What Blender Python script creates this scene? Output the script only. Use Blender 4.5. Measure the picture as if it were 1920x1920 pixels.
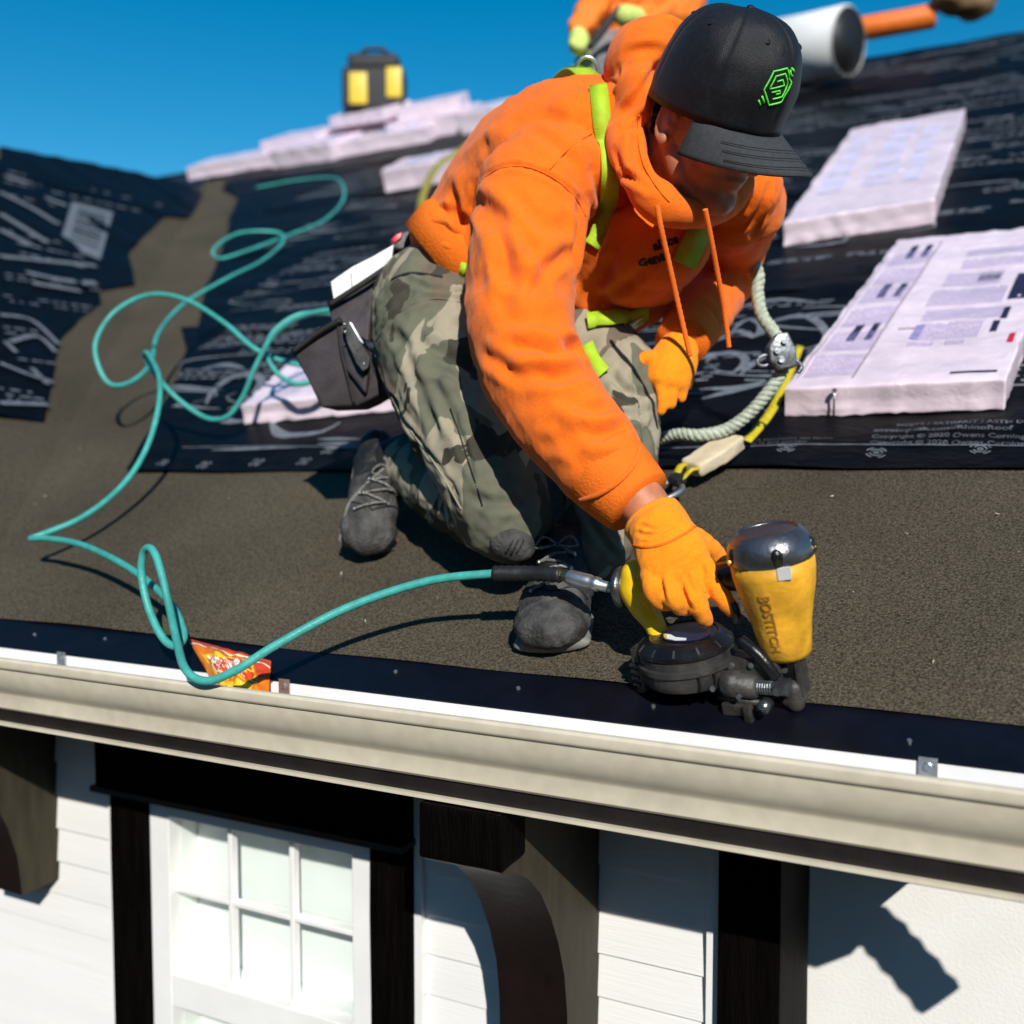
import bpy, bmesh, math, random
import numpy as np
from mathutils import Vector, Matrix
from mathutils.bvhtree import BVHTree
random.seed(7); rng = np.random.default_rng(7)
scene = bpy.context.scene
for o in list(bpy.data.objects): bpy.data.objects.remove(o)
C = scene.collection

# ------------------------------------------------------------------ camera, sky, sun, exposure
YAW = math.radians(26.0); PITCH = math.atan(110/1900.0); FPX = 1900.0
CAM = np.array([0.592, -1.343, 0.361])
_fh = np.array([-math.sin(YAW), math.cos(YAW), 0.0]); _rt = np.array([math.cos(YAW), math.sin(YAW), 0.0]); _up = np.array([0, 0, 1.0])
FWD = _fh*math.cos(PITCH) - _up*math.sin(PITCH); UPV = _up*math.cos(PITCH) + _fh*math.sin(PITCH); RGT = _rt
cam = bpy.data.cameras.new('camera'); camo = bpy.data.objects.new('camera', cam); C.objects.link(camo)
m = Matrix.Identity(4)
for i in range(3): m[i][0] = RGT[i]; m[i][1] = UPV[i]; m[i][2] = -FWD[i]; m[i][3] = CAM[i]
camo.matrix_world = m
cam.sensor_width = 36.0; cam.lens = 36.0*FPX/1920.0; cam.clip_start = 0.05; cam.clip_end = 500
cam.dof.use_dof = True; cam.dof.focus_distance = 1.50; cam.dof.aperture_fstop = 2.4
scene.camera = camo
SUN = np.array([0.70, -1.0, 0.78]); SUN /= np.linalg.norm(SUN)
elev = math.asin(SUN[2]); azim = math.atan2(SUN[0], SUN[1])
world = bpy.data.worlds.new('World'); scene.world = world; world.use_nodes = True
wn = world.node_tree.nodes; wl = world.node_tree.links; wn.clear()
sky = wn.new('ShaderNodeTexSky'); sky.sky_type = 'NISHITA'; sky.sun_disc = False
sky.sun_elevation = elev; sky.sun_rotation = azim
sky.altitude = 900; sky.air_density = 1.0; sky.dust_density = 0.2; sky.ozone_density = 2.0
hs = wn.new('ShaderNodeHueSaturation'); hs.inputs['Saturation'].default_value = 1.49; hs.inputs['Hue'].default_value = 0.485; hs.inputs['Value'].default_value = 1.0
bg = wn.new('ShaderNodeBackground'); bg.inputs['Strength'].default_value = 0.117
wo = wn.new('ShaderNodeOutputWorld')
wl.new(sky.outputs[0], hs.inputs['Color']); wl.new(hs.outputs[0], bg.inputs['Color']); wl.new(bg.outputs[0], wo.inputs['Surface'])
sl = bpy.data.lights.new('sun', 'SUN'); sl.energy = 5.0; sl.angle = math.radians(0.5); sl.color = (1.0, 0.955, 0.88)
so = bpy.data.objects.new('sun', sl); C.objects.link(so); so.location = (3, -4, 5)
so.rotation_euler = Vector(SUN).to_track_quat('Z', 'Y').to_euler()
scene.view_settings.view_transform = 'Standard'; scene.view_settings.look = 'None'
scene.view_settings.exposure = 0.0; scene.view_settings.gamma = 1.0; scene.view_settings.use_curve_mapping = False
scene.render.engine = 'CYCLES'

# ------------------------------------------------------------------ helpers
TP = 0.5                                     # main roof pitch 6/12
RN = np.array([0, -TP, 1.0])/math.hypot(1, TP)
def A(*v): return np.array(v, float)
def unit(v): v = np.asarray(v, float); return v/(np.linalg.norm(v)+1e-12)
def ray(x, y): return FWD + RGT*(x-960)/FPX + UPV*(960-y)/FPX
def pt(x, y, d): return CAM + ray(x, y)*d             # survey point at distance d
def roofpt(x, y, h=0.0):                              # survey point on the main roof, h above it
    d = ray(x, y); return CAM + d*((h-RN@CAM)/(RN@d))
def atY(x, y, Y): d = ray(x, y); return CAM + d*(Y-CAM[1])/d[1]
def on_roof(X, s, h=0.0):                             # roof coordinates: along the eave, up the slope, off the surface
    c = 1/math.hypot(1, TP); return A(X, s*c, s*c*TP) + RN*h
LM = 0.64; LV = A(-1.545, 0.27, 0.135)                # cross gable roof left of the valley
LN = unit(A(LM, 0, 1.0))
def leftpt(x, y, h=0.0): d = ray(x, y); return CAM + d*((h+LN@LV-LN@CAM)/(LN@d))

WLOC = {}
def empty(name, loc, label, cat, group=None):
    o = bpy.data.objects.new(name, None); C.objects.link(o); o.location = tuple(loc); o.empty_display_size = .05
    o['label'] = label; o['category'] = cat
    if group: o['group'] = group
    WLOC[o.name] = A(*loc); return o
def tag(o, label, cat, group=None):
    o['label'] = label; o['category'] = cat
    if group: o['group'] = group
    return o
def obj(name, me, mat=None, parent=None, smooth=False, label=None):
    """mesh given in world coordinates becomes one object (origin at the parent's)"""
    if isinstance(me, tuple): me = mk(*me)
    o = bpy.data.objects.new(name, me); C.objects.link(o)
    base = A(0, 0, 0)
    if parent is not None:
        o.parent = parent; base = WLOC[parent.name]
        me.transform(Matrix.Translation(Vector(-base)))
    WLOC[o.name] = base
    if mat is not None and not me.materials: me.materials.append(mat)
    if smooth:
        for p in me.polygons: p.use_smooth = True
    if label: o['label'] = label
    return o
def top(name, me, mat, label, cat, group=None, smooth=False):
    """a one-mesh thing with its origin at its base"""
    if isinstance(me, tuple): me = mk(*me)
    v = verts(me); c = v.mean(0); c[2] = v[:, 2].min()
    me.transform(Matrix.Translation(Vector(-c)))
    o = bpy.data.objects.new(name, me); C.objects.link(o); o.location = tuple(c); WLOC[o.name] = c
    if not me.materials: me.materials.append(mat)
    if smooth:
        for p in me.polygons: p.use_smooth = True
    return tag(o, label, cat, group)
def mk(v, f, name='m'):
    me = bpy.data.meshes.new(name); me.from_pydata([tuple(map(float, p)) for p in v], [], [tuple(int(i) for i in q) for q in f]); me.update(); return me
def verts(me):
    a = np.empty(len(me.vertices)*3, np.float32); me.vertices.foreach_get('co', a); return a.reshape(-1, 3).astype(float)
def setverts(me, v): me.vertices.foreach_set('co', np.asarray(v, np.float32).ravel()); me.update()
def vnormals(me):
    a = np.empty(len(me.vertices)*3, np.float32); me.vertex_normals.foreach_get('vector', a); return a.reshape(-1, 3).astype(float)
def join(*ms):
    V = []; Fc = []; n = 0
    for v, f in ms:
        V += list(v); Fc += [[i+n for i in q] for q in f]; n += len(v)
    return V, Fc
def catmull(P, n=8, closed=False):
    P = [np.asarray(p, float) for p in P]; out = []; N = len(P)
    for i in range(N if closed else N-1):
        if closed: a, b, c, d = P[(i-1) % N], P[i], P[(i+1) % N], P[(i+2) % N]
        else: a, b, c, d = P[max(i-1, 0)], P[i], P[i+1], P[min(i+2, N-1)]
        for k in range(n):
            t = k/n; out.append(.5*((2*b)+(c-a)*t+(2*a-5*b+4*c-d)*t*t+(3*b-a-3*c+d)*t**3))
    if not closed: out.append(P[-1])
    return out
def tube(P, R, seg=12, closed=False, caps=True, flat=None, lat=None):
    """swept tube; R radius per point; flat=(a,b) scales, lat a fixed lateral axis"""
    P = [np.asarray(p, float) for p in P]; N = len(P)
    if np.isscalar(R): R = [R]*N
    V = []; prev = None
    for i in range(N):
        t = unit(P[(i+1) % N]-P[(i-1) % N]) if closed else unit(P[min(i+1, N-1)]-P[max(i-1, 0)])
        if lat is not None: a = unit(lat - t*(lat@t))
        elif prev is None:
            a = np.cross(t, A(0, 0, 1)); a = unit(a) if np.linalg.norm(a) > .05 else unit(np.cross(t, A(1, 0, 0)))
        else: a = unit(prev - t*(prev@t))
        prev = a; b = np.cross(t, a)
        r = R[i]; ra, rb = (r if isinstance(r, (tuple, list)) else (r, r))
        if flat: ra, rb = ra*flat[0], rb*flat[1]
        for k in range(seg):
            w = 2*math.pi*k/seg; V.append(P[i]+a*ra*math.cos(w)+b*rb*math.sin(w))
    Fc = []
    for i in range(N if closed else N-1):
        j = (i+1) % N
        for k in range(seg): k2 = (k+1) % seg; Fc.append([i*seg+k, i*seg+k2, j*seg+k2, j*seg+k])
    if not closed and caps:
        Fc.append(list(range(seg))[::-1]); Fc.append([(N-1)*seg+k for k in range(seg)])
    return V, Fc
def capsule(P, R, seg=16, n=6, lat=None):
    """smooth tapered tube with round ends"""
    P = [np.asarray(p, float) for p in P]
    R = [r if isinstance(r, (tuple, list)) else (r, r) for r in R]
    Q = catmull([np.concatenate([p, r]) for p, r in zip(P, R)], n)
    t0 = unit(P[0]-P[1]); t1 = unit(P[-1]-P[-2])
    pts = []
    for s in (.97, .82, .55, .25): pts.append(np.concatenate([P[0]+t0*min(R[0])*s, np.array(R[0])*math.sqrt(1-s*s)]))
    pts += Q
    for s in (.25, .55, .82, .97): pts.append(np.concatenate([P[-1]+t1*min(R[-1])*s, np.array(R[-1])*math.sqrt(1-s*s)]))
    return tube([q[:3] for q in pts], [(q[3], q[4]) for q in pts], seg, lat=lat)
def ellipsoid(c, ax, seg=20, rings=12):
    """ax = 3x3 rows: scaled axes"""
    c = np.asarray(c, float); ax = np.asarray(ax, float); V = [c+ax[2]]; Fc = []
    for i in range(1, rings):
        th = math.pi*i/rings
        for k in range(seg):
            w = 2*math.pi*k/seg; V.append(c+ax[0]*math.sin(th)*math.cos(w)+ax[1]*math.sin(th)*math.sin(w)+ax[2]*math.cos(th))
    V.append(c-ax[2]); L = len(V)-1
    for k in range(seg): Fc.append([0, 1+k, 1+(k+1) % seg])
    for i in range(rings-2):
        for k in range(seg): a = 1+i*seg; Fc.append([a+k, a+seg+k, a+seg+(k+1) % seg, a+(k+1) % seg])
    a = 1+(rings-2)*seg
    for k in range(seg): Fc.append([L, a+(k+1) % seg, a+k])
    return V, Fc
def ball(c, r, seg=16): return ellipsoid(c, np.eye(3)*r, seg, 10)
def box(x0, x1, y0, y1, z0, z1):
    V = [(x, y, z) for z in (z0, z1) for y in (y0, y1) for x in (x0, x1)]
    return [A(*v) for v in V], [[0, 2, 3, 1], [4, 5, 7, 6], [0, 1, 5, 4], [2, 6, 7, 3], [0, 4, 6, 2], [1, 3, 7, 5]]
def obox(c, ex, ey, ez):
    """box from centre and three half-axis vectors"""
    V, Fc = box(-1, 1, -1, 1, -1, 1); return [c+ex*v[0]+ey*v[1]+ez*v[2] for v in V], Fc
def prism(poly, off):
    """closed solid from a polygon (list of points) and an offset vector"""
    n = len(poly); V = [np.asarray(p, float) for p in poly]+[np.asarray(p, float)+off for p in poly]
    return V, [list(range(n))[::-1], [n+i for i in range(n)]]+[[i, (i+1) % n, n+(i+1) % n, n+i] for i in range(n)]
def bevel(me, w, seg=2, ang=30):
    bm = bmesh.new(); bm.from_mesh(me) if not isinstance(me, tuple) else bm.from_mesh(mk(*me))
    bmesh.ops.recalc_face_normals(bm, faces=bm.faces)
    es = [e for e in bm.edges if len(e.link_faces) == 2 and e.calc_face_angle(0) > math.radians(ang)]
    bmesh.ops.bevel(bm, geom=es, offset=w, segments=seg, profile=.6, affect='EDGES', clamp_overlap=True)
    out = bpy.data.meshes.new('b'); bm.to_mesh(out); bm.free(); return out
def fixn(me):
    if isinstance(me, tuple): me = mk(*me)
    bm = bmesh.new(); bm.from_mesh(me); bmesh.ops.recalc_face_normals(bm, faces=bm.faces); bm.to_mesh(me); bm.free(); return me
def evalmesh(me, setup):
    o = bpy.data.objects.new('tmp', me); C.objects.link(o); setup(o)
    dg = bpy.context.evaluated_depsgraph_get(); out = bpy.data.meshes.new_from_object(o.evaluated_get(dg), depsgraph=dg)
    bpy.data.objects.remove(o); return out
def fuse(ms, voxel, smooth=6, fac=.5):
    me = mk(*join(*ms))
    def s(o):
        r = o.modifiers.new('r', 'REMESH'); r.mode = 'VOXEL'; r.voxel_size = voxel; r.adaptivity = 0
        k = o.modifiers.new('s', 'SMOOTH'); k.factor = fac; k.iterations = smooth
    return evalmesh(me, s)
def subsurf(me, n=1, simple=False):
    if isinstance(me, tuple): me = mk(*me)
    def s(o):
        k = o.modifiers.new('s', 'SUBSURF'); k.levels = n; k.render_levels = n; k.subdivision_type = 'SIMPLE' if simple else 'CATMULL_CLARK'
    return evalmesh(me, s)
def waves(v, scale, amp, seed, n=9, stretch=None):
    """smooth sum-of-sines noise at points v"""
    r = np.random.default_rng(seed); out = np.zeros(len(v))
    for k in range(n):
        d = r.normal(size=3); d /= np.linalg.norm(d)
        if stretch is not None: d = d*stretch
        out += np.sin((v@d)*(2*math.pi/scale)*r.uniform(.6, 1.7)+r.uniform(0, 7))
    return amp*out/math.sqrt(n)
def ruffle(me, scale, amp, seed=1, stretch=None):
    v = verts(me); setverts(me, v+vnormals(me)*waves(v, scale, amp, seed, stretch=stretch)[:, None]); return me
def bvh(me):
    return BVHTree.FromPolygons([Vector(x) for x in verts(me)], [tuple(p.vertices) for p in me.polygons])
def hit(tree, x, y):
    r = tree.ray_cast(Vector(CAM), Vector(unit(ray(x, y))))
    return (None, None) if r[0] is None else (np.array(r[0]), np.array(r[1]))
def seglen(P): return [0]+list(np.cumsum([np.linalg.norm(P[i+1]-P[i]) for i in range(len(P)-1)]))
def folds(me, curves):
    """press real creases into a cloth surface: curves = [(survey polyline, width, depth)]"""
    t = bvh(me); v = verts(me); nrm = vnormals(me); disp = np.zeros(len(v))
    for poly, w, dp in curves:
        P = []
        for q in catmull([A(*p) for p in poly], 6):
            h, n = hit(t, q[0], q[1])
            if h is not None and (not P or np.linalg.norm(h-P[-1]) < .08): P.append(h)
        if len(P) < 2: continue
        P = np.array(P); best = np.full(len(v), 9.); tt = np.zeros(len(v)); L = seglen(P)
        near = np.where(np.min(np.linalg.norm(v[:, None, :]-P[None, ::3, :], axis=2), axis=1) < .05+4*w)[0] if len(P) > 2 else np.arange(len(v))
        if len(near) == 0: continue
        vv = v[near]; bb = np.full(len(near), 9.); ss = np.zeros(len(near))
        for i in range(len(P)-1):
            d = P[i+1]-P[i]; l2 = d@d+1e-12; u = np.clip(((vv-P[i])@d)/l2, 0, 1)
            ds = np.linalg.norm(vv-P[i]-u[:, None]*d, axis=1); k = ds < bb
            bb[k] = ds[k]; ss[k] = (L[i]+u[k]*math.sqrt(l2))/L[-1]
        taper = np.sqrt(np.clip(np.sin(np.pi*np.clip(ss, .02, .98)), 0, 1))
        disp[near] += taper*dp*(-np.exp(-(bb/w)**2)+.75*np.exp(-((bb-2.0*w)/w)**2))
    setverts(me, v+nrm*disp[:, None]); return me
def ribbon(P, N, w, th=.002, wv=None):
    """strap: points, surface normals, width (scalar or list) -> solid band"""
    V = []; Fc = []; n = len(P)
    for i in range(n):
        t = unit(P[min(i+1, n-1)]-P[max(i-1, 0)]); s = unit(np.cross(t, N[i])); nn = unit(np.cross(s, t)); ww = (w if np.isscalar(w) else w[i])/2
        V += [P[i]-s*ww, P[i]+s*ww, P[i]+s*ww+nn*th, P[i]-s*ww+nn*th]
    for i in range(n-1):
        a = 4*i; b = a+4
        for k in range(4): Fc.append([a+k, a+(k+1) % 4, b+(k+1) % 4, b+k])
    Fc += [[3, 2, 1, 0], [4*n-4, 4*n-3, 4*n-2, 4*n-1]]
    return V, Fc
def strap(tree, poly, w, off=.004, th=.0025, n=10, jump=.12):
    P = []; N = []
    for q in catmull([A(*p) for p in poly], n):
        h, nn = hit(tree, q[0], q[1])
        if h is None: continue
        if nn@(CAM-h) < 0: nn = -nn
        if P and np.linalg.norm(h-P[-1]) > jump: continue
        nn = unit(nn+.7*unit(CAM-h)); P.append(h+nn*off); N.append(nn)
    for _ in range(5):
        N = [unit(N[max(i-1, 0)]+N[i]+N[min(i+1, len(N)-1)]) for i in range(len(N))]
        P = [P[0]]+[(P[i-1]+2*P[i]+P[i+1])/4 for i in range(1, len(P)-1)]+[P[-1]]
    return ribbon(P, N, w, th)
def text_mesh(s, size, org, ex, ey, th=.0006, bold=0.0):
    cu = bpy.data.curves.new('t', 'FONT'); cu.body = s; cu.size = size; cu.extrude = th; cu.offset = bold; cu.resolution_u = 3
    ez = unit(np.cross(ex, ey)); me = evalmesh(cu, lambda o: None)
    v = verts(me); setverts(me, np.asarray(org)+v[:, :1]*unit(ex)+v[:, 1:2]*np.asarray(ey)+v[:, 2:]*ez); return me
def merge(meshes):
    V = []; Fc = []; n = 0
    for me in meshes:
        if isinstance(me, tuple): v, f = me
        else: v = list(verts(me)); f = [list(p.vertices) for p in me.polygons]
        V += list(v); Fc += [[i+n for i in q] for q in f]; n += len(v)
    return V, Fc
def copyof(o, parent=None, loc=None):
    c = o.copy(); C.objects.link(c); c.parent = parent
    if loc is not None: c.location = tuple(loc)
    return c

# ------------------------------------------------------------------ materials
def mat(name, col, rough=.6, var=.12, vscale=12, bump=.0, bscale=200, metal=0, spec=.5, stretch=None, sheen=0, var2=0, v2scale=2, coat=0, col2=None, detail=6, bump2=0, b2scale=25):
    m = bpy.data.materials.new(name); m.use_nodes = True; nt = m.node_tree; N = nt.nodes; L = nt.links
    b = N['Principled BSDF']; b.inputs['Roughness'].default_value = rough; b.inputs['Metallic'].default_value = metal
    b.inputs['Specular IOR Level'].default_value = spec
    if sheen: b.inputs['Sheen Weight'].default_value = sheen; b.inputs['Sheen Roughness'].default_value = .5
    if coat: b.inputs['Coat Weight'].default_value = coat
    tc = N.new('ShaderNodeTexCoord'); mp = N.new('ShaderNodeMapping'); L.new(tc.outputs['Object'], mp.inputs['Vector'])
    if stretch: mp.inputs['Scale'].default_value = stretch
    n1 = N.new('ShaderNodeTexNoise'); n1.inputs['Scale'].default_value = vscale; n1.inputs['Detail'].default_value = detail; L.new(mp.outputs[0], n1.inputs['Vector'])
    mr = N.new('ShaderNodeMapRange'); mr.inputs['From Min'].default_value = .3; mr.inputs['From Max'].default_value = .7
    L.new(n1.outputs['Fac'], mr.inputs['Value'])
    mx = N.new('ShaderNodeMix'); mx.data_type = 'RGBA'
    c = A(*col)
    ca = np.clip(c*(1-var), 0, 1) if col2 is None else c
    cb = np.clip(c*(1+var), 0, 1) if col2 is None else A(*col2)
    mx.inputs['A'].default_value = (*ca, 1); mx.inputs['B'].default_value = (*cb, 1)
    L.new(mr.outputs[0], mx.inputs['Factor']); out = mx.outputs['Result']
    if var2:
        n2 = N.new('ShaderNodeTexNoise'); n2.inputs['Scale'].default_value = v2scale; n2.inputs['Detail'].default_value = 4; L.new(tc.outputs['Object'], n2.inputs['Vector'])
        m2 = N.new('ShaderNodeMapRange'); m2.inputs['From Min'].default_value = .3; m2.inputs['From Max'].default_value = .7
        m2.inputs['To Min'].default_value = 1-var2; m2.inputs['To Max'].default_value = 1+var2; L.new(n2.outputs['Fac'], m2.inputs['Value'])
        vm = N.new('ShaderNodeVectorMath'); vm.operation = 'SCALE'; L.new(out, vm.inputs[0]); L.new(m2.outputs[0], vm.inputs['Scale']); out = vm.outputs[0]
    L.new(out, b.inputs['Base Color'])
    if bump:
        nb = N.new('ShaderNodeTexNoise'); nb.inputs['Scale'].default_value = bscale; nb.inputs['Detail'].default_value = 4; L.new(mp.outputs[0], nb.inputs['Vector'])
        bp = N.new('ShaderNodeBump'); bp.inputs['Strength'].default_value = bump; bp.inputs['Distance'].default_value = .01
        L.new(nb.outputs['Fac'], bp.inputs['Height']); L.new(bp.outputs[0], b.inputs['Normal'])
    if bump2:
        nc = N.new('ShaderNodeTexNoise'); nc.inputs['Scale'].default_value = b2scale; nc.inputs['Detail'].default_value = 7; nc.inputs['Distortion'].default_value = .8; nc.inputs['Roughness'].default_value = .6; L.new(tc.outputs['Object'], nc.inputs['Vector'])
        b2 = N.new('ShaderNodeBump'); b2.inputs['Strength'].default_value = bump2; b2.inputs['Distance'].default_value = .02
        L.new(nc.outputs['Fac'], b2.inputs['Height'])
        if bump: L.new(bp.outputs[0], b2.inputs['Normal'])
        L.new(b2.outputs[0], b.inputs['Normal'])
    rv = N.new('ShaderNodeMapRange'); rv.inputs['To Min'].default_value = max(.02, rough-.08); rv.inputs['To Max'].default_value = min(1, rough+.08)
    L.new(n1.outputs['Fac'], rv.inputs['Value']); L.new(rv.outputs[0], b.inputs['Roughness'])
    return m
M = {}
M['membrane'] = mat('granular_membrane', (.076, .063, .043), .9, .70, 240, .6, 300, spec=.2, var2=.20, v2scale=2.2, detail=3)
M['under'] = mat('black_underlayment', (.0030, .0034, .0050), .45, .5, 14, .25, 30, spec=.07, stretch=(1, 3, 3), bump2=.35, b2scale=9)
M['print'] = mat('grey_print', (.14, .155, .18), .6, .35, 60)
M['navy'] = mat('navy_metal', (.0010, .0014, .0055), .45, .3, 20, .05, 60, spec=.4)
M['gutter'] = mat('taupe_gutter_paint', (.60, .54, .42), .45, .07, 40, .03, 30, var2=.08, v2scale=7)
M['white'] = mat('white_paint', (.80, .80, .79), .5, .03, 8, .05, 60, var2=.03)
M['siding'] = mat('white_siding', (.79, .785, .77), .6, .03, 6, .10, 90, stretch=(.15, 1, 3), var2=.03)
M['fascia'] = mat('dark_brown_paint', (.009, .0065, .006), .5, .25, 20, .1, 80)
M['timber'] = mat('black_rough_timber', (.0024, .0017, .0015), .6, .5, 14, .55, 55, stretch=(5, 5, .45), spec=.03)
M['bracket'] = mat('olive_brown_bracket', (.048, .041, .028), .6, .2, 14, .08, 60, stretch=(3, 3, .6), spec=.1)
M['bracketfront'] = mat('bracket_front_shade', (.0085, .0038, .003), .5, .25, 20, .1, 60, spec=.25)  # shade put into the colour of the bracket's front, darker than its sides
M['steel'] = mat('zinc_steel', (.55, .57, .58), .35, .15, 40, .05, 90, metal=.9)
M['conc'] = mat('driveway_asphalt', (.07, .068, .06), .9, .2, 5, .2, 60)
M['pink'] = mat('pink_wrap', (.80, .665, .75), .22, .06, 25, .08, 40, spec=.5, var2=.06, bump2=.22, b2scale=16)
M['pinkside'] = M['pink']
M['purple'] = mat('violet_print', (.30, .26, .50), .4, .25, 90)
M['bar'] = mat('dark_print', (.02, .018, .05), .45, .2, 40)
M['red'] = mat('red_print', (.55, .02, .04), .4, .1, 40)
M['teal'] = mat('teal_hose', (.055, .36, .32), .42, .14, 60, .12, 160, spec=.4, var2=.22, v2scale=9)
M['steeldark'] = mat('worn_steel', (.26, .28, .30), .45, .3, 60, .15, 120, metal=.85)
M['rubber'] = mat('black_rubber', (.012, .012, .013), .5, .3, 30, .15, 90)
M['brass'] = mat('brass', (.55, .38, .12), .3, .1, 40, metal=1)
def glass_mat():
    m = bpy.data.materials.new('window_glass'); m.use_nodes = True; N = m.node_tree.nodes; L = m.node_tree.links; N.clear()
    o = N.new('ShaderNodeOutputMaterial'); t = N.new('ShaderNodeBsdfTransparent'); g = N.new('ShaderNodeBsdfGlossy'); f = N.new('ShaderNodeLayerWeight'); x = N.new('ShaderNodeMixShader')
    t.inputs['Color'].default_value = (.97, .99, .98, 1); g.inputs['Roughness'].default_value = .01; f.inputs['Blend'].default_value = .12
    L.new(f.outputs['Fresnel'], x.inputs[0]); L.new(t.outputs[0], x.inputs[1]); L.new(g.outputs[0], x.inputs[2]); L.new(x.outputs[0], o.inputs['Surface']); return m
M['glass'] = glass_mat()
# ------------------------------------------------------------------ setting
def shade_trees():
    # unseen tree belt added behind the viewer to block low sky light: crowns of many small leaf faces over dark cores
    V = []; Fc = []; r = np.random.default_rng(77)
    for k in range(46):
        a = math.radians(150+r.uniform(-1.5, 1.5)+k*240/45); R = r.uniform(13, 17); c = A(CAM[0]+R*math.sin(a)*1.0, CAM[1]+R*math.cos(a), -2.75)
        a2 = math.radians(90+k*180/45); c = A(CAM[0]+R*math.cos(a2+math.pi/2), CAM[1]-abs(R*math.sin(a2+math.pi/2))-2, -2.75)
        H = r.uniform(8.2, 9.8); W = r.uniform(1.3, 2.0)
        v, f = ellipsoid(c+A(0, 0, H*.52), np.diag([W*.8, W*.8, H*.46]), 10, 7); n = len(V); V += list(v); Fc += [[i+n for i in q] for q in f]
        for q in range(320):
            d = unit(r.normal(size=3)); p = c+A(0, 0, H*.52)+d*A(W, W, H*.5)*r.uniform(.85, 1.08); e1 = unit(r.normal(size=3))*r.uniform(.12, .3); e2 = unit(np.cross(e1, r.normal(size=3)))*r.uniform(.1, .25)
            n = len(V); V += [p-e1, p-e2, p+e1, p+e2]; Fc.append([n, n+1, n+2, n+3])
    return V, Fc
o = top('shade_trees', shade_trees(), mat('dark_foliage', (.035, .055, .020), .8, .5, 3), 'unseen belt of trees added behind the viewer to deepen the shade', 'trees'); o['kind'] = 'stuff'
o = obj('ground', mk([(-300, -300, -2.75), (300, -300, -2.75), (300, 300, -2.75), (-300, 300, -2.75)], [[0, 1, 2, 3]]), M['conc']); o['kind'] = 'structure'

house = empty('house', (0, .3, -2.75), 'white lap-sided house with black timber trim, tan gutter and half-covered roof', 'house')
XE = .70                                               # right end of the roof
# -- roof deck membrane, main slope: from just above the drip edge to the ridge, bounded left by the valley
def valley_x(y): return LV[0]-(y-LV[1])*TP/LM
RY = 6.0
def sheet(u0, u1, v0, v1, nu, nv, fn):
    V = []; Fc = []
    for j in range(nv+1):
        for i in range(nu+1): V.append(fn(u0+(u1-u0)*i/nu, v0+(v1-v0)*j/nv, i/nu, j/nv))
    for j in range(nv):
        for i in range(nu): a = j*(nu+1)+i; Fc.append([a, a+1, a+nu+2, a+nu+1])
    return V, Fc
def roof_fn(u, y, fu, fv):
    x0 = valley_x(y); X = x0+(XE-x0)*u
    h = .004+.0022*math.sin(X*5.1+y*3)*math.sin(y*4.2-X*1.3)+.0012*math.sin(X*17+y*9)
    return A(X, y, y*TP)+RN*h*min(1, fu*12+.15)
roof = obj('roof_membrane', sheet(0, 1, .045, RY, 120, 90, roof_fn), M['membrane'], house, True, 'brown granular roof membrane beside the eave and in the valley')
def left_sheet():
    def fn(u, v, fu, fv):
        y = -.02+5.2*v; x1 = valley_x(y)
        ridge = -4.62-.235*(y-2.69) if y > 1.6 else -4.364
        X = x1+(min(ridge, x1-.02)-x1)*u
        h = .004+.0035*math.sin(X*4.1+y*2.2)*math.sin(y*3.1)
        return A(X, y, LV[2]+LM*(LV[0]-X))+LN*h*min(1, fu*12+.1)
    return sheet(0, 1, 0, 1, 50, 40, fn)
obj('cross_gable_membrane', left_sheet(), M['membrane'], house, True)
# far slope and gable closing the roof so it is a solid from the side
obj('rear_slope', mk([(-7, RY, RY*TP-.01), (XE, RY, RY*TP-.01), (XE, 11.5, .2), (-7, 11.5, .2)], [[0, 1, 2, 3]]), M['under'], house)
obj('rake_board', prism([A(XE-.03, 0, -.03), A(XE-.03, RY, RY*TP-.03), A(XE-.03, RY, RY*TP-.2), A(XE-.03, 0, -.13)], A(.025, 0, 0)), M['fascia'], house)
obj('roof_deck', mk([(-6.9, -.02, -.035), (XE-.04, -.02, -.035), (XE-.04, RY, RY*TP-.03), (-6.9, RY, RY*TP-.03)], [[0, 1, 2, 3]]), M['fascia'], house)
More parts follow.
